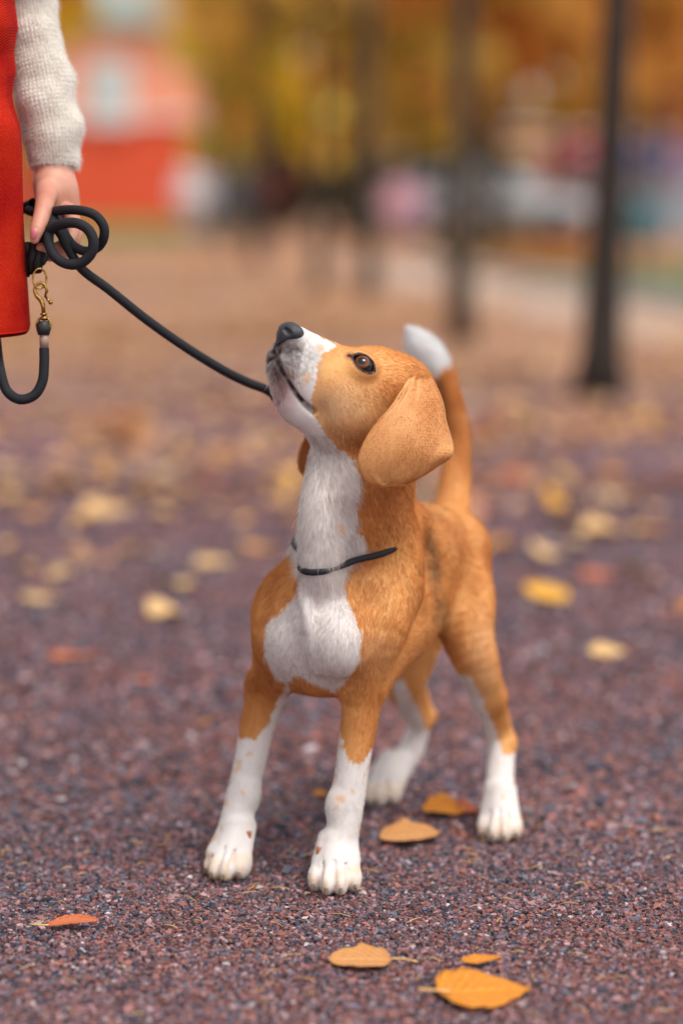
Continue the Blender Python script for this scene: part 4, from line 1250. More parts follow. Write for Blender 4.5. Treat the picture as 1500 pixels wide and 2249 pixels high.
b.tube([hp(100, 650), hp(106, 658, -.003), hp(112, 664, -.004)], [.0014, .0017, .0022], 8); b.ball(hp(112, 664, -.004), .0027)
b.build('claw', BRASS, hook)
b = MB(); b.ball(hp(97, 690), (.0042, .0042, .0022)); b.ball(hp(98, 699), (.0050, .0045, .0030))
b.tube([hp(97 + 15 * math.cos(t), 714 + 17 * math.sin(t)) for t in np.linspace(math.pi * .75, math.pi * 2.25, 16)], .0016, 8)
b.build('swivel', BRASS, hook)
b = MB(); b.tube([hp(96, 706), hp(96, 712), hp(97, 724), hp(97, 736)], [.0062, .0084, .0084, .0066], 16); b.build('end_knot', LEATHER, leash)
b = MB(); b.tube([hp(98, 735), hp(98, 766)], .0053, 18); b.build('crimp_sleeve', flat('crimp', srgb(150, 118, 104), rough=.45), leash)
b = MB()
for q, rr in ((((60, 535, .03), (62, 565, .026), (60, 592, .024), (58, 608, .024)), (.006, .008, .008, .004)), (((78, 538, .02), (74, 560, .016), (72, 585, .016), (70, 602, .018)), (.005, .008, .007, .004)), (((92, 540, .02), (88, 562, .014), (84, 584, .012), (86, 598, .010)), (.005, .007, .007, .004)), (((104, 548, .02), (98, 566, .016), (94, 580, .012)), (.005, .006, .003))):
    b.tube(spline([hp(*x) for x in q], 12), np.interp(np.linspace(0, 1, 12), np.linspace(0, 1, len(rr)), rr), 10); b.build('tab', LEATHER, leash)

# ================================================================== the person
person = empty('person', (-.62, 2.90, 0))
tag(person, 'person in a red woollen coat over a cream knitted sweater, holding the coiled leash', 'person')
PO = np.array(person.location)
SKIN = Mat('skin'); SKIN.set(rough=.5, spec=.4, sss=.12, color=srgb(226, 172, 150)); SKIN.b.inputs['Subsurface Radius'].default_value = (.01, .004, .002); SKIN.b.inputs['Subsurface Scale'].default_value = .3
tc = SKIN.node('ShaderNodeTexCoord'); nn = SKIN.node('ShaderNodeTexNoise', Scale=22.0, Detail=4.0); SKIN.link(tc.outputs['Object'], nn.inputs['Vector'])
SKIN.link(SKIN.ramp(nn.outputs['Fac'], [(.35, srgb(188, 124, 102)), (.65, srgb(206, 150, 128))]), SKIN.b.inputs['Base Color']); SKIN = SKIN.m
AC = 2.872
hs = Solid()
def hpt(x, y, dc, r): return (W(x, y, AC + dc), px2m(r, AC))
hs.chain([hpt(112, 250, .0, 46), hpt(117, 330, 0, 44), hpt(117, 385, 0, 41), hpt(121, 410, -.004, 42)], .01)
hs.chain([hpt(128, 400, 0, 36), hpt(140, 440, .0, 36), hpt(150, 474, .004, 27)], .012, flat=(0, 1, 0), fs=.8)
hs.chain([hpt(112, 405, -.01, 34), hpt(112, 440, -.015, 31), hpt(115, 470, -.005, 24)], .012)
hs.chain([hpt(104, 420, -.030, 24), hpt(98, 452, -.060, 20), hpt(90, 482, -.078, 17.5), hpt(82, 506, -.088, 15), hpt(77, 526, -.090, 10)], .006)       # thumb
for k, (dx, dy, dc) in enumerate(((0, 0, 0), (4, 8, .017), (4, 14, .034), (-2, 14, .050))):     # four fingers curled round the rope
    q = .92 if k == 3 else 1
    hs.chain([hpt(152 + dx, 462 + dy, -.022 + dc, 17 * q), hpt(163 + dx, 498 + dy, -.036 + dc, 15.5 * q), hpt(150 + dx, 530 + dy, -.044 + dc, 14.5 * q), hpt(122 + dx, 547 + dy, -.058 + dc, 13.5 * q), hpt(92 + dx - 3 * k, 545 + dy, -.068 + dc, 12 * q)], .003)
hv, hf = solid_mesh(hs, W(20, 620, AC) - np.array([0, .12, 0]), W(230, 240, AC) + np.array([0, .12, 0]), .0017)
bs = Solid()
def up(x, y, z): return np.array([x, y, z])
bx, by = -.62, 2.90
ELB = W(58, 0, AC)
bs.chain([(ELB, .026), (up(bx + .235, by + .01, 1.16), .036), (up(bx + .18, by, 1.36), .048)], .03)
bs.cone(W(112, 250, AC), ELB, px2m(42, AC), .026, .01)
bs.chain([(up(bx - .27, by - .02, .80), .028), (up(bx - .26, by, 1.04), .038), (up(bx - .18, by, 1.36), .050)], .03)
bs.chain([(up(bx - .27, by - .02, .80), .030), (up(bx - .265, by - .04, .72), .030), (up(bx - .26, by - .05, .66), .018)], .01)
bs.ell(up(bx, by, 1.24), (.155, .10, .19), None, .04); bs.ell(up(bx, by, 1.02), (.135, .095, .16), None, .04); bs.ell(up(bx, by, .90), (.165, .115, .13), None, .04)
bs.chain([(up(bx, by, 1.38), .060), (up(bx, by - .01, 1.48), .050)], .02)
bs.ell(up(bx, by - .02, 1.575), (.073, .092, .112), None, .02); bs.ell(up(bx, by - .055, 1.525), (.050, .055, .055), None, .02)
bs.cone(up(bx, by - .112, 1.585), up(bx, by - .128, 1.555), .008, .012, .008)                        # nose
bs.ell(up(bx, by - .105, 1.522), (.022, .010, .007), None, .004)
for s_ in (-1, 1):
    bs.ell(up(bx + s_ * .073, by - .01, 1.57), (.008, .018, .03), None, .005)
    bs.ell(up(bx + s_ * .03, by - .115, 1.595), (.016, .012, .009), None, .004, sub=True)
    bs.chain([(up(bx + s_ * .085, by, .88), .088), (up(bx + s_ * .088, by - .01, .50), .060), (up(bx + s_ * .088, by + .01, .35), .054), (up(bx + s_ * .088, by + .02, .09), .038)], .02)
    bs.chain([(up(bx + s_ * .088, by + .02, .05), .036), (up(bx + s_ * .10, by - .11, .035), .033)], .02)
pv, pf = solid_mesh(bs, (-1.0, 2.68, 0.0), (-.28, 3.12, 1.72), .009)
body_p = mesh_obj('body', np.vstack([pv, hv]) - PO, np.vstack([pf, hf + len(pv)]), SKIN, person)
# thumb nail and knuckle creases
NAIL = flat('nail_polish', srgb(226, 134, 144), rough=.22)
nb = MB(); nc = W(76, 514, AC - .0975); nb.ball((0, 0, 0), (.0042, .0022, .0066), 14, 10)
nail = nb.build('thumb_nail', NAIL, body_p); nail.location = nc - PO; nail.rotation_euler = (.1, .3, -.35)
# sweater sleeve: knitted, in ribs of stitches
def knit_tube(cx, nu, nv, ribs, rowh, amp, name, parent):
    """cx: (point, radius) from cuff to shoulder"""
    Q = np.array([[*p, r] for p, r in cx]); Q = spline(Q, nu)
    P, Rr = Q[:, :3], Q[:, 3]
    T, N, B = frames(P)
    s = np.concatenate([[0], np.cumsum(np.linalg.norm(np.diff(P, axis=0), axis=1))])
    a = np.linspace(0, 2 * np.pi, nv, endpoint=False)
    A, S = np.meshgrid(a, s)
    # puckers and folds of the slack sleeve
    X = P[:, None] + (np.cos(a)[None, :, None] * N[:, None] + np.sin(a)[None, :, None] * B[:, None]) * Rr[:, None, None]
    fold = .006 * vnoise(np.stack([X[..., 0] * .5, X[..., 1] * .5, X[..., 2] * 1.5], -1).reshape(-1, 3), 22, 101).reshape(A.shape) + .0035 * vnoise(X.reshape(-1, 3), 38, 102).reshape(A.shape)
    u = A / (2 * np.pi) * ribs + .35 * np.sin(S * 18)
    fr = np.abs((u % 1) - .5) * 2
    vph = (S / rowh + fr * .55) % 1
    st = amp * ((1 - fr ** 2) * .9 + .55 * np.sin(vph * 2 * np.pi) * (1 - fr * .3)) * (1 + .5 * vnoise(X.reshape(-1, 3), 60, 103).reshape(A.shape))
    R = Rr[:, None] + fold + st
    v = P[:, None] + (np.cos(a)[None, :, None] * N[:, None] + np.sin(a)[None, :, None] * B[:, None]) * R[..., None]
    I = np.arange(nu * nv).reshape(nu, nv)
    F = np.stack([I[:-1], np.roll(I[:-1], -1, 1), np.roll(I[1:], -1, 1), I[1:]], -1).reshape(-1, 4)
    # turned-in cuff
    inner = P[0][None] + T[0][None] * .02 + (v[0] - P[0]) * .80
    v = np.vstack([v.reshape(-1, 3), inner])
    K = nu * nv; j = np.arange(nv)
    F = np.vstack([F, np.stack([I[0, j], K + j, K + (j + 1) % nv, I[0, (j + 1) % nv]], 1)])
    o = mesh_obj(name, v - PO, F, KNIT, parent)
    return o, v, F
KNIT = noisy('cream_wool', srgb(228, 222, 212), srgb(212, 204, 190), 90, bump=.5, bdist=.001, rough=.9, sheen=.4)
slv = [(W(118, 366, AC), px2m(50, AC)), (W(118, 340, AC), px2m(57, AC)), (W(113, 296, AC), px2m(61, AC)), (W(104, 246, AC), px2m(62, AC)), (W(92, 180, AC), px2m(64, AC)), (W(72, 90, AC), px2m(62, AC)), (W(56, 0, AC), px2m(63, AC)), (up(bx + .235, by, 1.16), .052), (up(bx + .19, by, 1.34), .066), (up(bx + .12, by, 1.40), .06)]
slo, sv, sf = knit_tube(slv, 520, 260, 46, .0050, .0013, 'sweater_sleeve', person)
so2, _, _ = knit_tube([(up(bx - .27, by - .02, .82), .034), (up(bx - .265, by, 1.04), .054), (up(bx - .19, by, 1.34), .064), (up(bx - .12, by, 1.40), .06)], 120, 60, 30, .006, .001, 'sweater_sleeve', person)
# mohair fuzz on the near sleeve
k_ = sv[:, 2] < 1.10
fz = sf[(k_[sf]).all(1)]
P, kk = sample_surface(sv, fz, 30000)
Nn = mesh_normals(sv, sf)[fz[kk]].mean(1); Nn /= np.linalg.norm(Nn, axis=1)[:, None] + 1e-9
if (Nn * (P - W(100, 200, AC))).sum() < 0: Nn = -Nn
Fd = np.tile(np.array([.1, 0, -1.0]), (len(P), 1)) + rng.normal(0, .7, (len(P), 3)) + np.stack([vnoise(P, 120, 110 + i) for i in range(3)], 1) * .8
fur_curves('fuzz', P - PO, Nn, Fd, rng.uniform(.003, .010, len(P)), np.tile(np.array(srgb(246, 242, 236)[:3]), (len(P), 1)) * rng.uniform(.9, 1.05, (len(P), 1)), np.full(len(P), .00012), slo, seg=4, lift=.55)

# red coat
COAT = Mat('red_wool'); COAT.set(rough=.9, spec=.1)
tc = COAT.node('ShaderNodeTexCoord'); mp = COAT.node('ShaderNodeMapping'); mp.inputs['Scale'].default_value = (1, 1, .55); mp.inputs['Rotation'].default_value = (0, math.radians(28), 0)
COAT.link(tc.outputs['Object'], mp.inputs['Vector'])
n1 = COAT.node('ShaderNodeTexNoise', Scale=700.0, Detail=2.0); COAT.link(mp.outputs[0], n1.inputs['Vector'])
wv = COAT.node('ShaderNodeTexWave', Scale=230.0); wv.bands_direction = 'Z'; wv.inputs['Distortion'].default_value = 1.2; wv.inputs['Detail Scale'].default_value = 6.0; COAT.link(mp.outputs[0], wv.inputs['Vector'])
mxf = COAT.node('ShaderNodeMath'); mxf.operation = 'MULTIPLY'; mxo = COAT.node('ShaderNodeMath'); mxo.operation = 'MULTIPLY_ADD'; mxo.inputs[1].default_value = .6; mxo.inputs[2].default_value = .3; COAT.link(wv.outputs['Fac'], mxo.inputs[0]); COAT.link(n1.outputs['Fac'], mxf.inputs[0]); COAT.link(mxo.outputs[0], mxf.inputs[1])
n2 = COAT.node('ShaderNodeTexNoise', Scale=9.0, Detail=3.0); COAT.link(tc.outputs['Object'], n2.inputs['Vector'])
c1 = COAT.ramp(mxf.outputs[0], [(.08, srgb(110, 8, 6)), (.25, srgb(148, 10, 8)), (.45, srgb(184, 28, 14))])
c2 = COAT.ramp(mxf.outputs[0], [(.08, srgb(140, 18, 8)), (.25, srgb(180, 28, 12)), (.45, srgb(206, 56, 26))])
COAT.link(COAT.mix(COAT.ramp(n2.outputs['Fac'], [(.4, (0, 0, 0, 1)), (.6, (1, 1, 1, 1))]), c1, c2), COAT.b.inputs['Base Color'])
COAT.bump(mxf.outputs[0], .6, .0012); COAT = COAT.m
CC = 2.825
edge_px = [(0, 730), (62, 722), (64, 712), (61, 650), (56, 560), (53, 480), (53, 400), (52, 350), (48, 300), (44, 275), (32, 240), (28, 215), (30, 190), (36, 165), (34, 140), (32, 120), (39, 85), (44, 62), (42, 40), (38, 15), (38, -20)]
ez = np.array([W(x, y, CC)[2] for x, y in edge_px[1:]]); exx = np.array([W(x, y, CC)[0] for x, y in edge_px[1:]])
def coat_mesh():
    zs = np.concatenate([np.linspace(ez[0], ez[-1], 150), np.linspace(ez[-1] + .01, 1.40, 40)])
    na = 200; a = np.linspace(0, 2 * np.pi, na, endpoint=False)
    o_ = np.argsort(ez)
    rings = []
    for z in zs:
        xe = np.interp(z, ez[o_], exx[o_]) if z <= ez[-1] else exx[-1] - (z - ez[-1]) * .12
        cx, cy = bx, by - .06
        rx = xe - cx; ry = .145 + .02 * math.exp(-((z - .9) / .15) ** 2)
        if z > 1.3: sh = math.sqrt(max(0.02, 1 - ((z - 1.3) / .105) ** 2)); rx *= (.45 + .55 * sh); ry *= (.5 + .5 * sh)
        fold = 1 + .020 * np.sin(5 * a + 1.3 + z * 2) * np.clip((1.0 - z) * 2.5, 0, 1) + .010 * np.sin(11 * a + z * 5)
        fold = fold / fold[0]
        rings.append(np.stack([cx + rx * np.cos(a) * fold, cy + ry * np.sin(a) * fold, np.full(na, z) + .004 * np.sin(3 * a)], 1))
    V = np.array(rings)
    V += ((.012 + .010 * smoothm(V.reshape(-1, 3)[:, 2], .80, .95))[:, None] * vnoise(V.reshape(-1, 3) * np.array([1, 1, 1.3]), 11, 120)[:, None] * nrm([.2, -1, 0])).reshape(V.shape)
    n = len(zs); I = np.arange(n * na).reshape(n, na)
    F = np.stack([I[:-1], np.roll(I[:-1], -1, 1), np.roll(I[1:], -1, 1), I[1:]], -1).reshape(-1, 4)
    cen = np.array([bx, by - .06, 0])
    inn = V.copy(); inn[..., :2] = cen[:2] + (V[..., :2] - cen[:2]) * .975; inn[0, :, 2] += .0
    hemr = V[0].copy(); hemr[:, :2] = cen[:2] + (V[0][:, :2] - cen[:2]) * .988; hemr[:, 2] -= .004
    K = n * na; J = np.arange(na); J2 = (J + 1) % na
    F2 = (F + K)[:, ::-1]
    Fh = np.vstack([np.stack([I[0, J], 2 * K + J, 2 * K + J2, I[0, J2]], 1), np.stack([2 * K + J, K + J, K + J2, 2 * K + J2], 1)])
    Fh = Fh[:, ::-1]
    top = np.stack([I[-1, J], I[-1, J2], K + I[-1, J2], K + I[-1, J]], 1)
    return np.vstack([V.reshape(-1, 3), inn.reshape(-1, 3), hemr]), np.vstack([F, F2, Fh, top])
cv, cf = coat_mesh()
mesh_obj('coat', cv - PO, cf, COAT, person)
b = MB()
for s_ in (-1, 1):
    b.tube([up(bx + s_ * .085, by, .88), up(bx + s_ * .088, by - .01, .50), up(bx + s_ * .088, by + .01, .35), up(bx + s_ * .088, by + .02, .12)], [.096, .070, .064, .052], 20)
b.build('trousers', noisy('dark_denim', srgb(34, 38, 52), srgb(50, 54, 68), 200), person, local=PO)
for s_ in (-1, 1):
    q = Solid(); q.chain([(up(bx + s_ * .088, by + .02, .20), .055), (up(bx + s_ * .088, by + .02, .07), .048), (up(bx + s_ * .10, by - .12, .045), .044)], .02)
    q.ell(up(bx, by, -.10), (1, 1, .10), None, .003, sub=True)
    v_, f_ = solid_mesh(q, (bx - .2, by - .25, -.01), (bx + .2, by + .15, .30), .006)
    mesh_obj('boot', v_ - PO, f_, LEATHER, person)
HS = Solid(); HS.ell(up(bx, by + .005, 1.60), (.088, .100, .110), None, .02); HS.chain([(up(bx, by + .05, 1.58), .075), (up(bx, by + .075, 1.42), .065), (up(bx, by + .085, 1.28), .04)], .02)
HS.ell(up(bx, by - .10, 1.555), (.062, .075, .085), None, .01, sub=True)
v_, f_ = solid_mesh(HS, (bx - .15, by - .15, 1.2), (bx + .15, by + .2, 1.75), .007)
mesh_obj('hair', v_ - PO, f_, noisy('brown_hair', srgb(70, 46, 32), srgb(104, 72, 50), 60, rough=.5), person)
for s_ in (-1, 1):
    e = MB().ball((0, 0, 0), .0125, 12, 8).build('eye', flat('eyeball', srgb(230, 226, 220), rough=.2), person); e.location = up(bx + s_ * .03, by - .098, 1.595) - PO
# ================================================================== the park behind: avenue trees, lawns, buildings, people
BARK = noisy('bark', srgb(50, 42, 34), srgb(78, 66, 52), 14, bump=.8, bdist=.01, rough=.9)
BARK_D = noisy('dark_bark', srgb(36, 28, 24), srgb(58, 46, 38), 14, bump=.8, bdist=.01, rough=.9)
def foliage_mat(name, cols):
    m = Mat(name); at = m.node('ShaderNodeVertexColor'); at.layer_name = 'col'; m.link(at.outputs['Color'], m.b.inputs['Base Color']); m.set(rough=.6, spec=.2)
    tr = m.node('ShaderNodeBsdfTranslucent'); m.link(at.outputs['Color'], tr.inputs['Color'])
    ms_ = m.node('ShaderNodeMixShader'); ms_.inputs[0].default_value = .6
    out = [n for n in m.n if n.type == 'OUTPUT_MATERIAL'][0]
    m.link(m.b.outputs[0], ms_.inputs[1]); m.link(tr.outputs[0], ms_.inputs[2]); m.link(ms_.outputs[0], out.inputs['Surface'])
    return m.m
FOL = foliage_mat('foliage', None)
def leaf_cloud(name, centers, radii, n, size, cols, parent, seed, local, kind=None):
    """many small leaf faces gathered in clumps"""
    r = np.random.default_rng(seed)
    centers = np.asarray(centers, float); radii = np.asarray(radii, float)
    w = radii ** 2; k = r.choice(len(centers), n, p=w / w.sum())
    d = r.normal(0, 1, (n, 3)); d /= np.linalg.norm(d, axis=1)[:, None]
    p = centers[k] + d * (radii[k] * r.uniform(.35, 1.05, n) ** .6)[:, None] * np.array([1, 1, .75])
    a, b = r.normal(0, 1, (n, 3)), r.normal(0, 1, (n, 3))
    a /= np.linalg.norm(a, axis=1)[:, None]; b -= a * (a * b).sum(1)[:, None]; b /= np.linalg.norm(b, axis=1)[:, None]
    s = size * r.uniform(.6, 1.3, n)[:, None]
    v = np.stack([p - a * s, p - b * s * .6, p + a * s, p + b * s * .6], 1).reshape(-1, 3)
    F = np.arange(n * 4).reshape(n, 4)
    pal = np.array([srgb(*c)[:3] for c in cols]); tone = r.normal(0, .18, len(centers))
    pick = np.clip((r.normal(0, .8, n) + r.normal(0, .7, len(centers))[k] + len(cols) / 2), 0, len(cols) - .01).astype(int)
    C = pal[pick] * np.exp(tone[k] + r.normal(0, .12, n))[:, None]
    o = mesh_obj(name, v - np.asarray(local), F, FOL, parent, False, colors=np.repeat(np.clip(C, 0, .85), 4, axis=0))
    if kind: tag(o, kind=kind)
    return o
TRN = [0]
def tree(x, y, h, rt, crown_z, crown_r, cols, label, group=None, n=5000, size=.10, lean=0.0, bark=None, limbs=6, name='avenue_tree', flare=1.5, curve=0.0, clumps=34):
    TRN[0] += 1; r = np.random.default_rng(600 + TRN[0])
    t = empty(name, (x, y, 0)); tag(t, label, 'tree', group)
    b = MB(); top = np.array([lean * h, 0, h * .72])
    pts = [np.array([0, 0, -.05])] + [top * k + np.array([curve * math.sin(math.pi * k) + r.normal(0, .006), r.normal(0, .01), 0]) for k in (.03, .12, .3, .5, .75, 1)]
    b.tube(spline(pts, 18), np.interp(np.linspace(0, 1, 18), [0, .06, .15, 1], [rt * flare, rt * 1.15, rt, rt * .4]), 14)
    b.build('trunk', bark or BARK, t)
    cz = (crown_z + h) / 2; rz = (h - crown_z) / 2
    cs, rs = [], []
    for i in range(clumps):
        d = r.normal(0, 1, 3); d /= np.linalg.norm(d); q = r.uniform(.3, .95)
        cs.append(np.array([top[0] + d[0] * crown_r * q, d[1] * crown_r * q, cz + d[2] * rz * q])); rs.append(crown_r * r.uniform(.2, .38))
    for i in range(limbs):
        k = r.uniform(.35, .95) if crown_z < h * .5 else r.uniform(.6, .95)
        st = top * k; st = st if st[2] > crown_z * .85 else top * max(.3, crown_z * .9 / top[2])
        tip = cs[i]; midp = (st + tip) / 2 + np.array([0, 0, .12 * rz])
        MB().tube(spline([st, midp, tip], 8), np.linspace(rt * .35, rt * .08, 8), 7).build('limb', bark or BARK, t)
    leaf_cloud('crown', cs, rs, n, size, cols, t, 900 + TRN[0], (0, 0, 0))
    return t
YEL = [(255, 212, 78), (255, 220, 92), (254, 200, 66), (244, 188, 70)]
OCH = [(255, 196, 72), (255, 204, 80), (248, 182, 64), (236, 168, 62)]
ORG = [(255, 192, 106), (252, 180, 94), (255, 202, 116), (242, 166, 92)]
OLI = [(222, 184, 92), (236, 198, 98), (194, 164, 88), (242, 200, 98)]
BRN = [(222, 166, 120), (204, 150, 114), (230, 176, 124), (186, 142, 110)]
# the row of young trees along the right side of the avenue
row = [(1312, 868, .078, .010, 'dark trunk of a young tree at the right edge, nearest of the row'),
       (1012, 752, .068, .0, 'young tree with a grey trunk right behind the dog\'s tail tip'),
       (812, 655, .070, .0, 'young tree straight behind the dog, its trunk melting into the blur'),
       (703, 640, .058, .0, 'thin young tree trunk left of the blurred one straight behind the dog'),
       (563, 582, .085, .0, 'young tree with a dark trunk beside the dark red jacket'),
       (486, 545, .07, .0, 'far young tree just right of the people in pale coats')]
for i, (px, py, rt, lean, lab) in enumerate(row):
    p = G(px, py)
    tree(p[0], p[1], 5.6 + .3 * (i % 3), rt, 2.5, 1.6, OCH if i % 2 else ORG, lab, 'young trees in a row along the avenue', 2600, .055, lean if i else .012, BARK_D if i in (0, 4) else BARK, flare=1.6 if i == 0 else 1.3, curve=.03 if i == 0 else 0)
# big trees and the thicket farther back: px at its middle, distance, height, crown bottom, crown radius
big = [(-60, 38, 9, .6, 2.2, OCH, 'orange tree at the left edge behind the knitted sleeve'),
       (95, 48, 10, .8, 1.35, OCH, 'orange tree just left of the red building'),
       (478, 50, 11, .9, 1.75, YEL, 'bright yellow tree just right of the red building'),
       (610, 56, 12, 1.4, 2.2, YEL, 'golden tree above the people in pale coats'),
       (770, 46, 11, 1.5, 2.2, OLI, 'olive brown tree above the dog\'s head, darkest of the crowns'),
       (905, 52, 12, 1.5, 2.1, OLI, 'olive and yellow tree behind the grey trunk'),
       (1080, 44, 10, 1.5, 2.2, ORG, 'orange tree between the two nearest trunks'),
       (1240, 50, 12, 2.1, 2.4, ORG, 'orange tree above the pink kiosk'),
       (1420, 42, 10, 2.0, 2.3, ORG, 'orange tree at the right edge above the white stall'),
       (1600, 50, 11, 1.6, 2.6, BRN, 'brown orange tree beyond the right edge'),
       (2150, 46, 11, 1.6, 2.8, OCH, 'ochre tree far to the right of the stalls'), (2700, 50, 12, 1.6, 3.0, ORG, 'orange tree farthest to the right'),
       (-620, 44, 11, 1.4, 2.8, YEL, 'yellow tree far to the left behind the red coat'), (-1200, 48, 12, 1.5, 3.0, ORG, 'orange tree farthest to the left')]
for i, (px, d, h, cz, cr, cols, lab) in enumerate(big):
    x = (px - 750) / FPX * d
    tree(x, d, h, .16, cz, cr, cols, lab, 'large autumn trees behind the avenue', 5600, .15, 0, BARK, 7, 'autumn_tree', clumps=60)
# far wall of woodland: nobody could count it
r = np.random.default_rng(77); cs, rs = [], []
for i in range(400):
    y = r.uniform(84, 100); x = r.uniform(-.95, .95) * y
    if -9.5 < x < -3.0: continue
    cs.append((x, y, r.uniform(1.0, 11.0))); rs.append(r.uniform(2.0, 3.2))
leaf_cloud('woodland', cs, rs, 90000, .46, BRN + OLI + OCH + YEL, None, 78, (0, 0, 0))
tag(COL.objects['woodland'], 'far brown and olive woodland closing the view', 'woodland', kind='stuff')
def hedge(px0, px1, d, h, cols, label, seed, w=1.0, n=5000, size=.12):
    x0, x1 = (px0 - 750) / FPX * d, (px1 - 750) / FPX * d
    r = np.random.default_rng(seed); m = int((x1 - x0) / .5) + 2
    cs = [(r.uniform(x0, x1), d + r.uniform(-w / 2, w / 2), r.uniform(min(.2, h * .3), max(h * .5, h - .3))) for _ in range(m * 3)]
    rs = r.uniform(.35, .55, len(cs)) * min(1, h)
    o = leaf_cloud('hedge', cs, rs, n, size, cols, None, seed, (0, 0, 0)); tag(o, label, 'hedge')
DG = [(66, 72, 44), (84, 84, 48), (54, 58, 40), (98, 88, 48)]  # hedge greens, darkened to carry the shade under the tree crowns
hedge(520, 850, 62, 2.1, DG, 'dark green hedge far behind the dog\'s head', 201, n=6000)
hedge(850, 1130, 66, 2.4, DG, 'dark green hedge behind the grey car', 202, n=6000)
hedge(940, 1190, 30, .42, [(86, 104, 62), (104, 116, 70), (70, 92, 58)], 'low green shrubs along the lawn in front of the car', 203, .5, 3000, .05)

# lawns, kerbs
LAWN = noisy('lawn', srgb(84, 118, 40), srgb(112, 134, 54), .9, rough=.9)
lw = mesh_obj('lawn', [(-16, 47, .004), (-2.8, 47, .004), (-3.0, 84, .004), (-16, 84, .004)], [(0, 1, 2, 3)], LAWN, None, False); tag(lw, kind='structure')
E = [G(930, 588)[:2], G(1500, 688)[:2]]; E[1] = E[1] + (E[1] - E[0]) * .5; E[0] = E[0] + (E[0] - E[1]) * .12
nv_ = nrm(np.array([-(E[1] - E[0])[1], (E[1] - E[0])[0], 0]))[:2]; nv_ = nv_ if nv_[0] > 0 else -nv_
def strip(name, a, b, z, mat):
    q = [E[0] + nv_ * a, E[1] + nv_ * a, E[1] + nv_ * b, E[0] + nv_ * b]
    o = mesh_obj(name, [(*p, z) for p in q], [(0, 1, 2, 3)], mat, None, False); tag(o, kind='structure'); return o
strip('lawn', .18, 13.0, .03, noisy('dark_lawn', srgb(62, 84, 46), srgb(92, 100, 58), 1.2, rough=.9))  # grass of a darker green than the left lawn
strip('side_path', -1.1, -.004, .004, noisy('pale_gravel', srgb(176, 160, 152), srgb(196, 178, 166), 3, rough=.9))
b = MB(); mid_ = (E[0] + E[1]) / 2 + nv_ * .09; L_ = np.linalg.norm(E[1] - E[0]); nk = int(L_ / 1.0)
ke = empty('kerb', (0, 0, 0)); tag(ke, 'pale stone kerb between the side path and the lawn', 'kerb')
for i in range(nk):
    p = E[0] + (E[1] - E[0]) * (i + .5) / nk + nv_ * .09
    MB().box((p[0], p[1], .05), (L_ / nk - .015, .16, .12), math.atan2(*(E[1] - E[0])[::-1]), .012).build('kerb_stone', noisy('kerb_granite', srgb(150, 146, 142), srgb(176, 170, 164), 30) if i == 0 else bpy.data.materials['kerb_granite'], ke, False)
# leaf heap raked together on the lawn
hx = G(1215, 592)
hr = np.random.default_rng(55); leafp = hr.normal(0, 1, (1500, 2)) * np.array([.5, .4])
vv = []; 
for (a_, b_) in leafp:
    z = .28 * math.exp(-(a_ ** 2 / .8 + b_ ** 2 / .4)) + .035
    vv.append((hx[0] + a_, hx[1] + b_, z))
vv = np.array(vv); an = hr.uniform(0, 6.28, len(vv)); s_ = .05
dx = np.stack([np.cos(an), np.sin(an), hr.normal(0, .3, len(vv))], 1) * s_; dy = np.stack([-np.sin(an), np.cos(an), hr.normal(0, .3, len(vv))], 1) * s_ * .7
hv_ = np.stack([vv - dx, vv - dy, vv + dx, vv + dy], 1).reshape(-1, 3)
o = mesh_obj('leaf_heap', hv_, np.arange(len(hv_)).reshape(-1, 4), FOL, None, False, colors=np.repeat(np.array([srgb(*c)[:3] for c in ((206, 136, 80), (190, 118, 66), (220, 160, 96))])[hr.integers(0, 3, len(vv))], 4, axis=0))
tag(o, 'heap of orange brown leaves on the lawn left of the nearest trunk', 'leaf heap', kind='stuff')

# ---- the red building
GLASS = flat('sky_tinted_glass', srgb(190, 204, 212), rough=.08, spec=.8)  # pale base colour carries the sky mirrored in the panes
WHITE_P = flat('white_paint', srgb(232, 226, 224), rough=.6)
bd = 78.0
def bxp(px): return (px - 750) / FPX * bd
def bzp(py): return CAM_H + (430 - py) / FPX * bd
house = empty('red_building', (bxp(270), bd, 0)); tag(house, 'red plastered building with white framed windows seen between two autumn trees', 'building')
HOO = np.array(house.location)
RED = noisy('red_plaster', srgb(222, 76, 48), srgb(232, 90, 60), .8, rough=.9)
PINKP = noisy('salmon_plaster', srgb(238, 148, 120), srgb(242, 160, 134), .8, rough=.9)
x0_, x1_ = bxp(-250), bxp(425)
MB().box(((x0_ + x1_) / 2, bd + 4, bzp(262) / 2), (x1_ - x0_, 8, bzp(262))).build('wall', RED, house, False, HOO)
MB().box(((x0_ + x1_) / 2, bd + 4.03, (bzp(262) + 11.5) / 2 + .0), (x1_ - x0_ - .06, 8, 11.5 - bzp(262))).build('upper_wall', PINKP, house, False, HOO)
MB().box(((x0_ + x1_) / 2, bd + 3.95, bzp(262)), (x1_ - x0_ + .1, 8.2, .16)).build('cornice', WHITE_P, house, False, HOO)
MB().box(((x0_ + x1_) / 2, bd + 4, 11.7), (x1_ - x0_ + .8, 9, .4)).build('roof', flat('roof_metal', srgb(110, 106, 104), rough=.5), house, False, HOO)
def window(px, py, w, h, frame_mat=WHITE_P):
    cx, cz = bxp(px), bzp(py)
    f = MB().box((cx, bd - .03, cz), (w, .16, h))
    fr = f.build('window', frame_mat, house, False, HOO)
    for sx in (-1, 1):
        for sz in (-1, 1):
            MB().box((cx + sx * w * .215, bd - .13, cz + sz * h * .225), (w * .36, .04, h * .38)).build('pane', GLASS, fr, False, HOO)
    MB().box((cx, bd - .16, cz - h / 2 - .06), (w + .2, .3, .1)).build('sill', WHITE_P, fr, False, HOO)
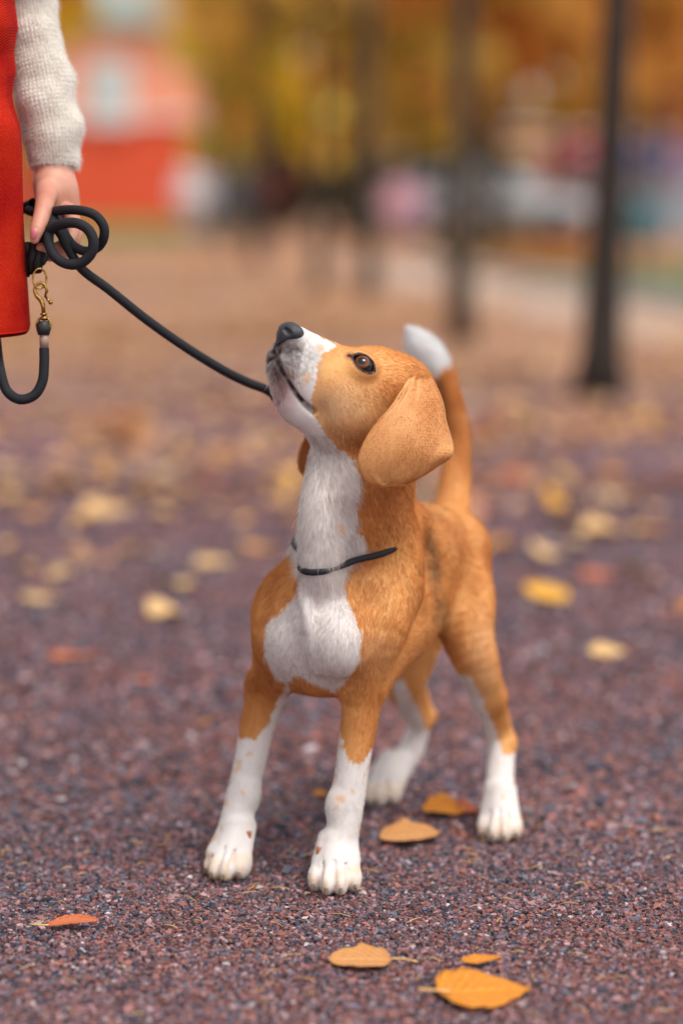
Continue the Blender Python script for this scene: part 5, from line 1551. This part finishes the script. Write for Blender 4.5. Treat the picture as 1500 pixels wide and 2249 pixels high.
window(250, 205, 1.35, 1.9); window(90, 205, 1.35, 1.9); window(-70, 205, 1.35, 1.9)
# upper floor bay window, reflected sky put into its teal and its panes
TEAL = flat('teal_sky_tint', srgb(140, 206, 210), rough=.4)
cx = bxp(290); fr = MB().box((cx, bd - .25, 7.1), (2.5, .5, 1.9)).build('bay_window', TEAL, house, False, HOO)
for k in range(3): MB().box((cx - .8 + .8 * k, bd - .52, 7.15), (.66, .04, 1.5)).build('pane', flat('sky_glass', srgb(190, 206, 214), rough=.1) if k == 2 else GLASS, fr, False, HOO)
window(90, 20, 1.35, 1.9); window(-70, 20, 1.35, 1.9)

# ---- stalls and kiosks at the right
def kiosk(px0, px1, d, h, wall, band, label, roof=None):
    x0, x1 = (px0 - 750) / FPX * d, (px1 - 750) / FPX * d; cx, w = (x0 + x1) / 2, x1 - x0
    k = empty('kiosk', (cx, d, 0)); tag(k, label, 'kiosk')
    MB().box((0, 1.0, h / 2), (w, 2.0, h), 0, .03).build('wall', wall, k, False)
    c = MB().box((0, -.06, h * .62), (w * .72, .1, h * .36)).build('counter_window', band, k, False)
    MB().box((0, -.12, h * .62), (w * .64, .03, h * .29)).build('pane', GLASS, c, False)
    MB().box((0, -.2, h * .40), (w * .8, .34, .05)).build('counter', WHITE_P, k, False)
    MB().box((0, .9, h + .06), (w + .3, 2.5, .12)).build('roof', roof or WHITE_P, k, False)
    aw = MB(); aw.add([(-w / 2, -.02, h * .93), (w / 2, -.02, h * .93), (w / 2, -.75, h * .78), (-w / 2, -.75, h * .78), (-w / 2, -.02, h * .91), (w / 2, -.02, h * .91), (w / 2, -.75, h * .76), (-w / 2, -.75, h * .76)], [(0, 3, 2, 1), (4, 5, 6, 7), (0, 1, 5, 4), (1, 2, 6, 5), (2, 3, 7, 6), (3, 0, 4, 7)])
    aw.build('awning', band, k, False)
kiosk(1205, 1325, 62, 2.35, flat('pink_paint', srgb(206, 128, 142), rough=.7), flat('red_awning', srgb(196, 84, 92), rough=.7), 'pink kiosk just left of the nearest dark trunk')
kiosk(1105, 1195, 66, 2.5, flat('sand_paint', srgb(196, 160, 106), rough=.7), flat('tan_awning', srgb(186, 140, 84), rough=.7), 'sand coloured kiosk beside the pink one')
kiosk(1368, 1470, 56, 2.1, flat('stall_white', srgb(216, 216, 232), rough=.7), flat('blue_awning', srgb(70, 86, 160), rough=.7), 'white stall with a blue awning right of the nearest trunk')
kiosk(1490, 1600, 58, 2.1, flat('lilac_paint', srgb(190, 150, 170), rough=.7), flat('lilac_awning', srgb(160, 110, 140), rough=.7), 'lilac stall cut by the right picture edge')
kiosk(860, 1000, 70, 1.9, flat('pale_lilac', srgb(186, 160, 168), rough=.7), flat('grey_awning', srgb(150, 150, 156), rough=.7), 'pale lilac stall behind the tail and the grey trunk')
# low slatted fence on the right
fp = empty('fence', (0, 0, 0)); tag(fp, 'low blue grey slatted fence behind the litter bin', 'fence')
FEN = flat('fence_paint', srgb(150, 168, 178), rough=.7)
fx0, fx1, fd = (1330 - 750) / FPX * 44, (1720 - 750) / FPX * 44, 44
for k in range(5): MB().box(((fx0 + fx1) / 2, fd, .17 + .17 * k), (fx1 - fx0, .03, .13)).build('slat', FEN, fp, False)
for k in range(4): MB().box((fx0 + (fx1 - fx0) * k / 3, fd + .05, .47), (.08, .06, .94)).build('post', FEN, fp, False)
# litter bin
lb = G(1405, 636); tb = empty('litter_bin', (lb[0], lb[1], 0)); tag(tb, 'teal litter bin on a post at the lawn\'s edge, right of the nearest trunk', 'litter bin')
TEALD = flat('teal_metal', srgb(38, 92, 100), rough=.5)
b = MB(); b.tube([(0, 0, -.02), (0, 0, .70)], .03, 12); b.build('post', TEALD, tb)
b = MB(); b.tube([(0, -.02, .40), (0, -.02, .44), (0, -.02, .70), (0, -.02, .71)], [.09, .12, .135, .12], 20); b.build('bin', TEALD, tb)
b = MB(); b.tube([(0, -.02, .715), (0, -.02, .74), (0, -.02, .77)], [.14, .14, .05], 20); b.build('lid', TEALD, tb)

# ---- parked car
def car(px0, px1, d, label):
    x0, x1 = (px0 - 750) / FPX * d, (px1 - 750) / FPX * d; L = x1 - x0
    c = empty('parked_car', ((x0 + x1) / 2, d, 0)); tag(c, label, 'car')
    S = Solid(); X = np.array([1, 0, 0.]); 
    prof = [(-.49, .55, .30), (-.40, .62, .36), (0, .60, .38), (.30, .58, .33), (.47, .50, .24)]
    S.chain([(np.array([u * L, 0, z]), r_) for u, z, r_ in prof], .05, flat=(0, 1, 0), fs=2.3, n=24)
    S.chain([(np.array([u * L, 0, z]), r_) for u, z, r_ in ((-.36, .88, .30), (-.18, 1.02, .36), (.04, 1.0, .36), (.20, .82, .26))], .09, flat=(0, 1, 0), fs=2.0, n=16)
    for wx in (-.31, .32): S.ell(np.array([wx * L, -.86, .30]), (.36, .28, .36), None, .02, sub=True); S.ell(np.array([wx * L, .86, .30]), (.36, .28, .36), None, .02, sub=True)
    v, f = solid_mesh(S, (-L * .62, -1.0, .1), (L * .62, 1.0, 1.45), .04)
    paint = flat('car_paint', srgb(182, 192, 198), rough=.35, coat=.3)
    mesh_obj('body', v, f, paint, c)
    for s_ in (-1, 1):
        for (u0, u1, z0, z1) in ((-.30, -.10, .98, 1.24), (-.09, .10, .98, 1.26)):
            w = MB(); y = s_ * .71
            w.add([(u0 * L, y * 1.03, z0), (u1 * L, y * 1.03, z0), (u1 * L * (.9 if u1 > 0 else 1), y * .88, z1), (u0 * L * .93, y * .88, z1), (u0 * L, y * .9, z0), (u1 * L, y * .9, z0), (u1 * L * (.9 if u1 > 0 else 1), y * .78, z1), (u0 * L * .93, y * .78, z1)], [(0, 1, 2, 3), (7, 6, 5, 4), (0, 4, 5, 1), (1, 5, 6, 2), (2, 6, 7, 3), (3, 7, 4, 0)])
            w.build('side_window', flat('car_glass', srgb(40, 48, 54), rough=.08), c, False)
        for wx in (-.31, .32):
            t = MB().tube([(wx * L, s_ * .62, .31), (wx * L, s_ * .64, .31), (wx * L, s_ * .80, .31), (wx * L, s_ * .82, .31)], [.28, .31, .31, .28], 24)
            wh = t.build('wheel', flat('tyre', srgb(30, 30, 32), rough=.8), c)
            MB().tube([(wx * L, s_ * .815, .31), (wx * L, s_ * .83, .31)], [.19, .17], 16).build('rim', flat('rim', srgb(170, 172, 176), rough=.3, metal=.8), wh)
    for s_ in (-1, 1):
        MB().ball((L * .505, s_ * .52, .62), (.10, .18, .09)).build('headlight', flat('lamp_glass', srgb(220, 224, 228), rough=.1), c)
car(835, 1295, 47, 'silver grey car parked beyond the low shrubs, front to the right')

# ---- people far down the avenue
def far_person(px, d, h, coat, legs, label, hat=None, seed=1, stride=.10):
    x = (px - 750) / FPX * d; k = h / 1.7
    p = empty('person', (x, d, 0)); tag(p, label, 'person')
    S = Solid(); v = lambda a, b, c_: np.array([a, b, c_]) * k
    S.ell(v(0, 0, 1.25), (.19 * k, .12 * k, .24 * k), None, .04); S.ell(v(0, 0, .98), (.16 * k, .12 * k, .14 * k), None, .04)
    S.chain([(v(0, 0, 1.42), .055 * k), (v(0, -.01, 1.52), .05 * k)], .02); S.ell(v(0, -.01, 1.60), (.075 * k, .09 * k, .11 * k), None, .02)
    S.ell(v(0, -.10, 1.59), (.015 * k, .02 * k, .02 * k), None, .01)
    for s_ in (-1, 1):
        S.chain([(v(s_ * .09, 0, .92), .085 * k), (v(s_ * .10, -s_ * stride * .5, .5), .06 * k), (v(s_ * .10, -s_ * stride + .02, .09), .04 * k), (v(s_ * .10, -s_ * stride - .12, .04), .035 * k)], .03)
        S.chain([(v(s_ * .20, 0, 1.38), .055 * k), (v(s_ * .25, .03, 1.10), .045 * k), (v(s_ * .26, -.08, .86), .032 * k), (v(s_ * .25, -.10, .78), .03 * k)], .03)
    vv, ff = solid_mesh(S, np.array([-.4, -.4, 0]) * k, np.array([.4, .4, 1.75]) * k, .03 * k)
    mesh_obj('body', vv, ff, SKIN, p)
    C = Solid(); C.ell(v(0, 0, 1.22), (.215 * k, .15 * k, .27 * k), None, .05); C.ell(v(0, 0, .92), (.21 * k, .17 * k, .22 * k), None, .06)
    for s_ in (-1, 1): C.chain([(v(s_ * .19, 0, 1.38), .075 * k), (v(s_ * .25, .03, 1.10), .065 * k), (v(s_ * .26, -.08, .88), .05 * k)], .03)
    vv, ff = solid_mesh(C, np.array([-.4, -.3, .6]) * k, np.array([.4, .3, 1.6]) * k, .03 * k); mesh_obj('coat', vv, ff, coat, p)
    T = Solid()
    for s_ in (-1, 1): T.chain([(v(s_ * .09, 0, .85), .10 * k), (v(s_ * .10, -s_ * stride * .5, .5), .075 * k), (v(s_ * .10, -s_ * stride + .02, .12), .055 * k)], .03)
    vv, ff = solid_mesh(T, np.array([-.3, -.4, 0]) * k, np.array([.3, .4, 1.0]) * k, .03 * k); mesh_obj('trousers', vv, ff, legs, p)
    Hh = Solid(); Hh.ell(v(0, .015, 1.64), (.09 * k, .10 * k, .10 * k), None, .02)
    vv, ff = solid_mesh(Hh, np.array([-.15, -.15, 1.45]) * k, np.array([.15, .2, 1.8]) * k, .03 * k); mesh_obj('hair', vv, ff, hat or flat('dark_hair', srgb(50, 40, 34)), p)
DK = flat('dark_cloth', srgb(70, 74, 92), rough=.85)
far_person(418, 44, 1.45, flat('white_coat', srgb(214, 212, 214), rough=.85), flat('grey_cloth', srgb(150, 156, 170), rough=.85), 'person in a white coat before the right end of the red building', flat('white_hat', srgb(206, 204, 206)))
far_person(462, 46, 1.40, flat('grey_coat', srgb(168, 176, 184), rough=.85), flat('grey_cloth2', srgb(140, 146, 158), rough=.85), 'person in a light grey coat next to the one in white')
far_person(520, 50, 1.5, flat('slate_coat', srgb(120, 124, 132), rough=.85), DK, 'person in a slate grey coat left of the dark red jacket')
far_person(606, 52, 1.5, flat('dark_red_coat', srgb(112, 44, 42), rough=.85), flat('brown_cloth', srgb(84, 66, 58), rough=.85), 'person in a dark red jacket under the golden tree')
far_person(868, 40, 1.15, flat('pink_coat', srgb(204, 150, 164), rough=.85), flat('mauve_cloth', srgb(160, 128, 140), rough=.85), 'child in a pale pink coat at the rear of the grey car')
far_person(905, 40.5, 1.1, flat('lilac_coat', srgb(184, 148, 168), rough=.85), flat('mauve_cloth2', srgb(150, 124, 136), rough=.85), 'child in a lilac coat beside the one in pink')
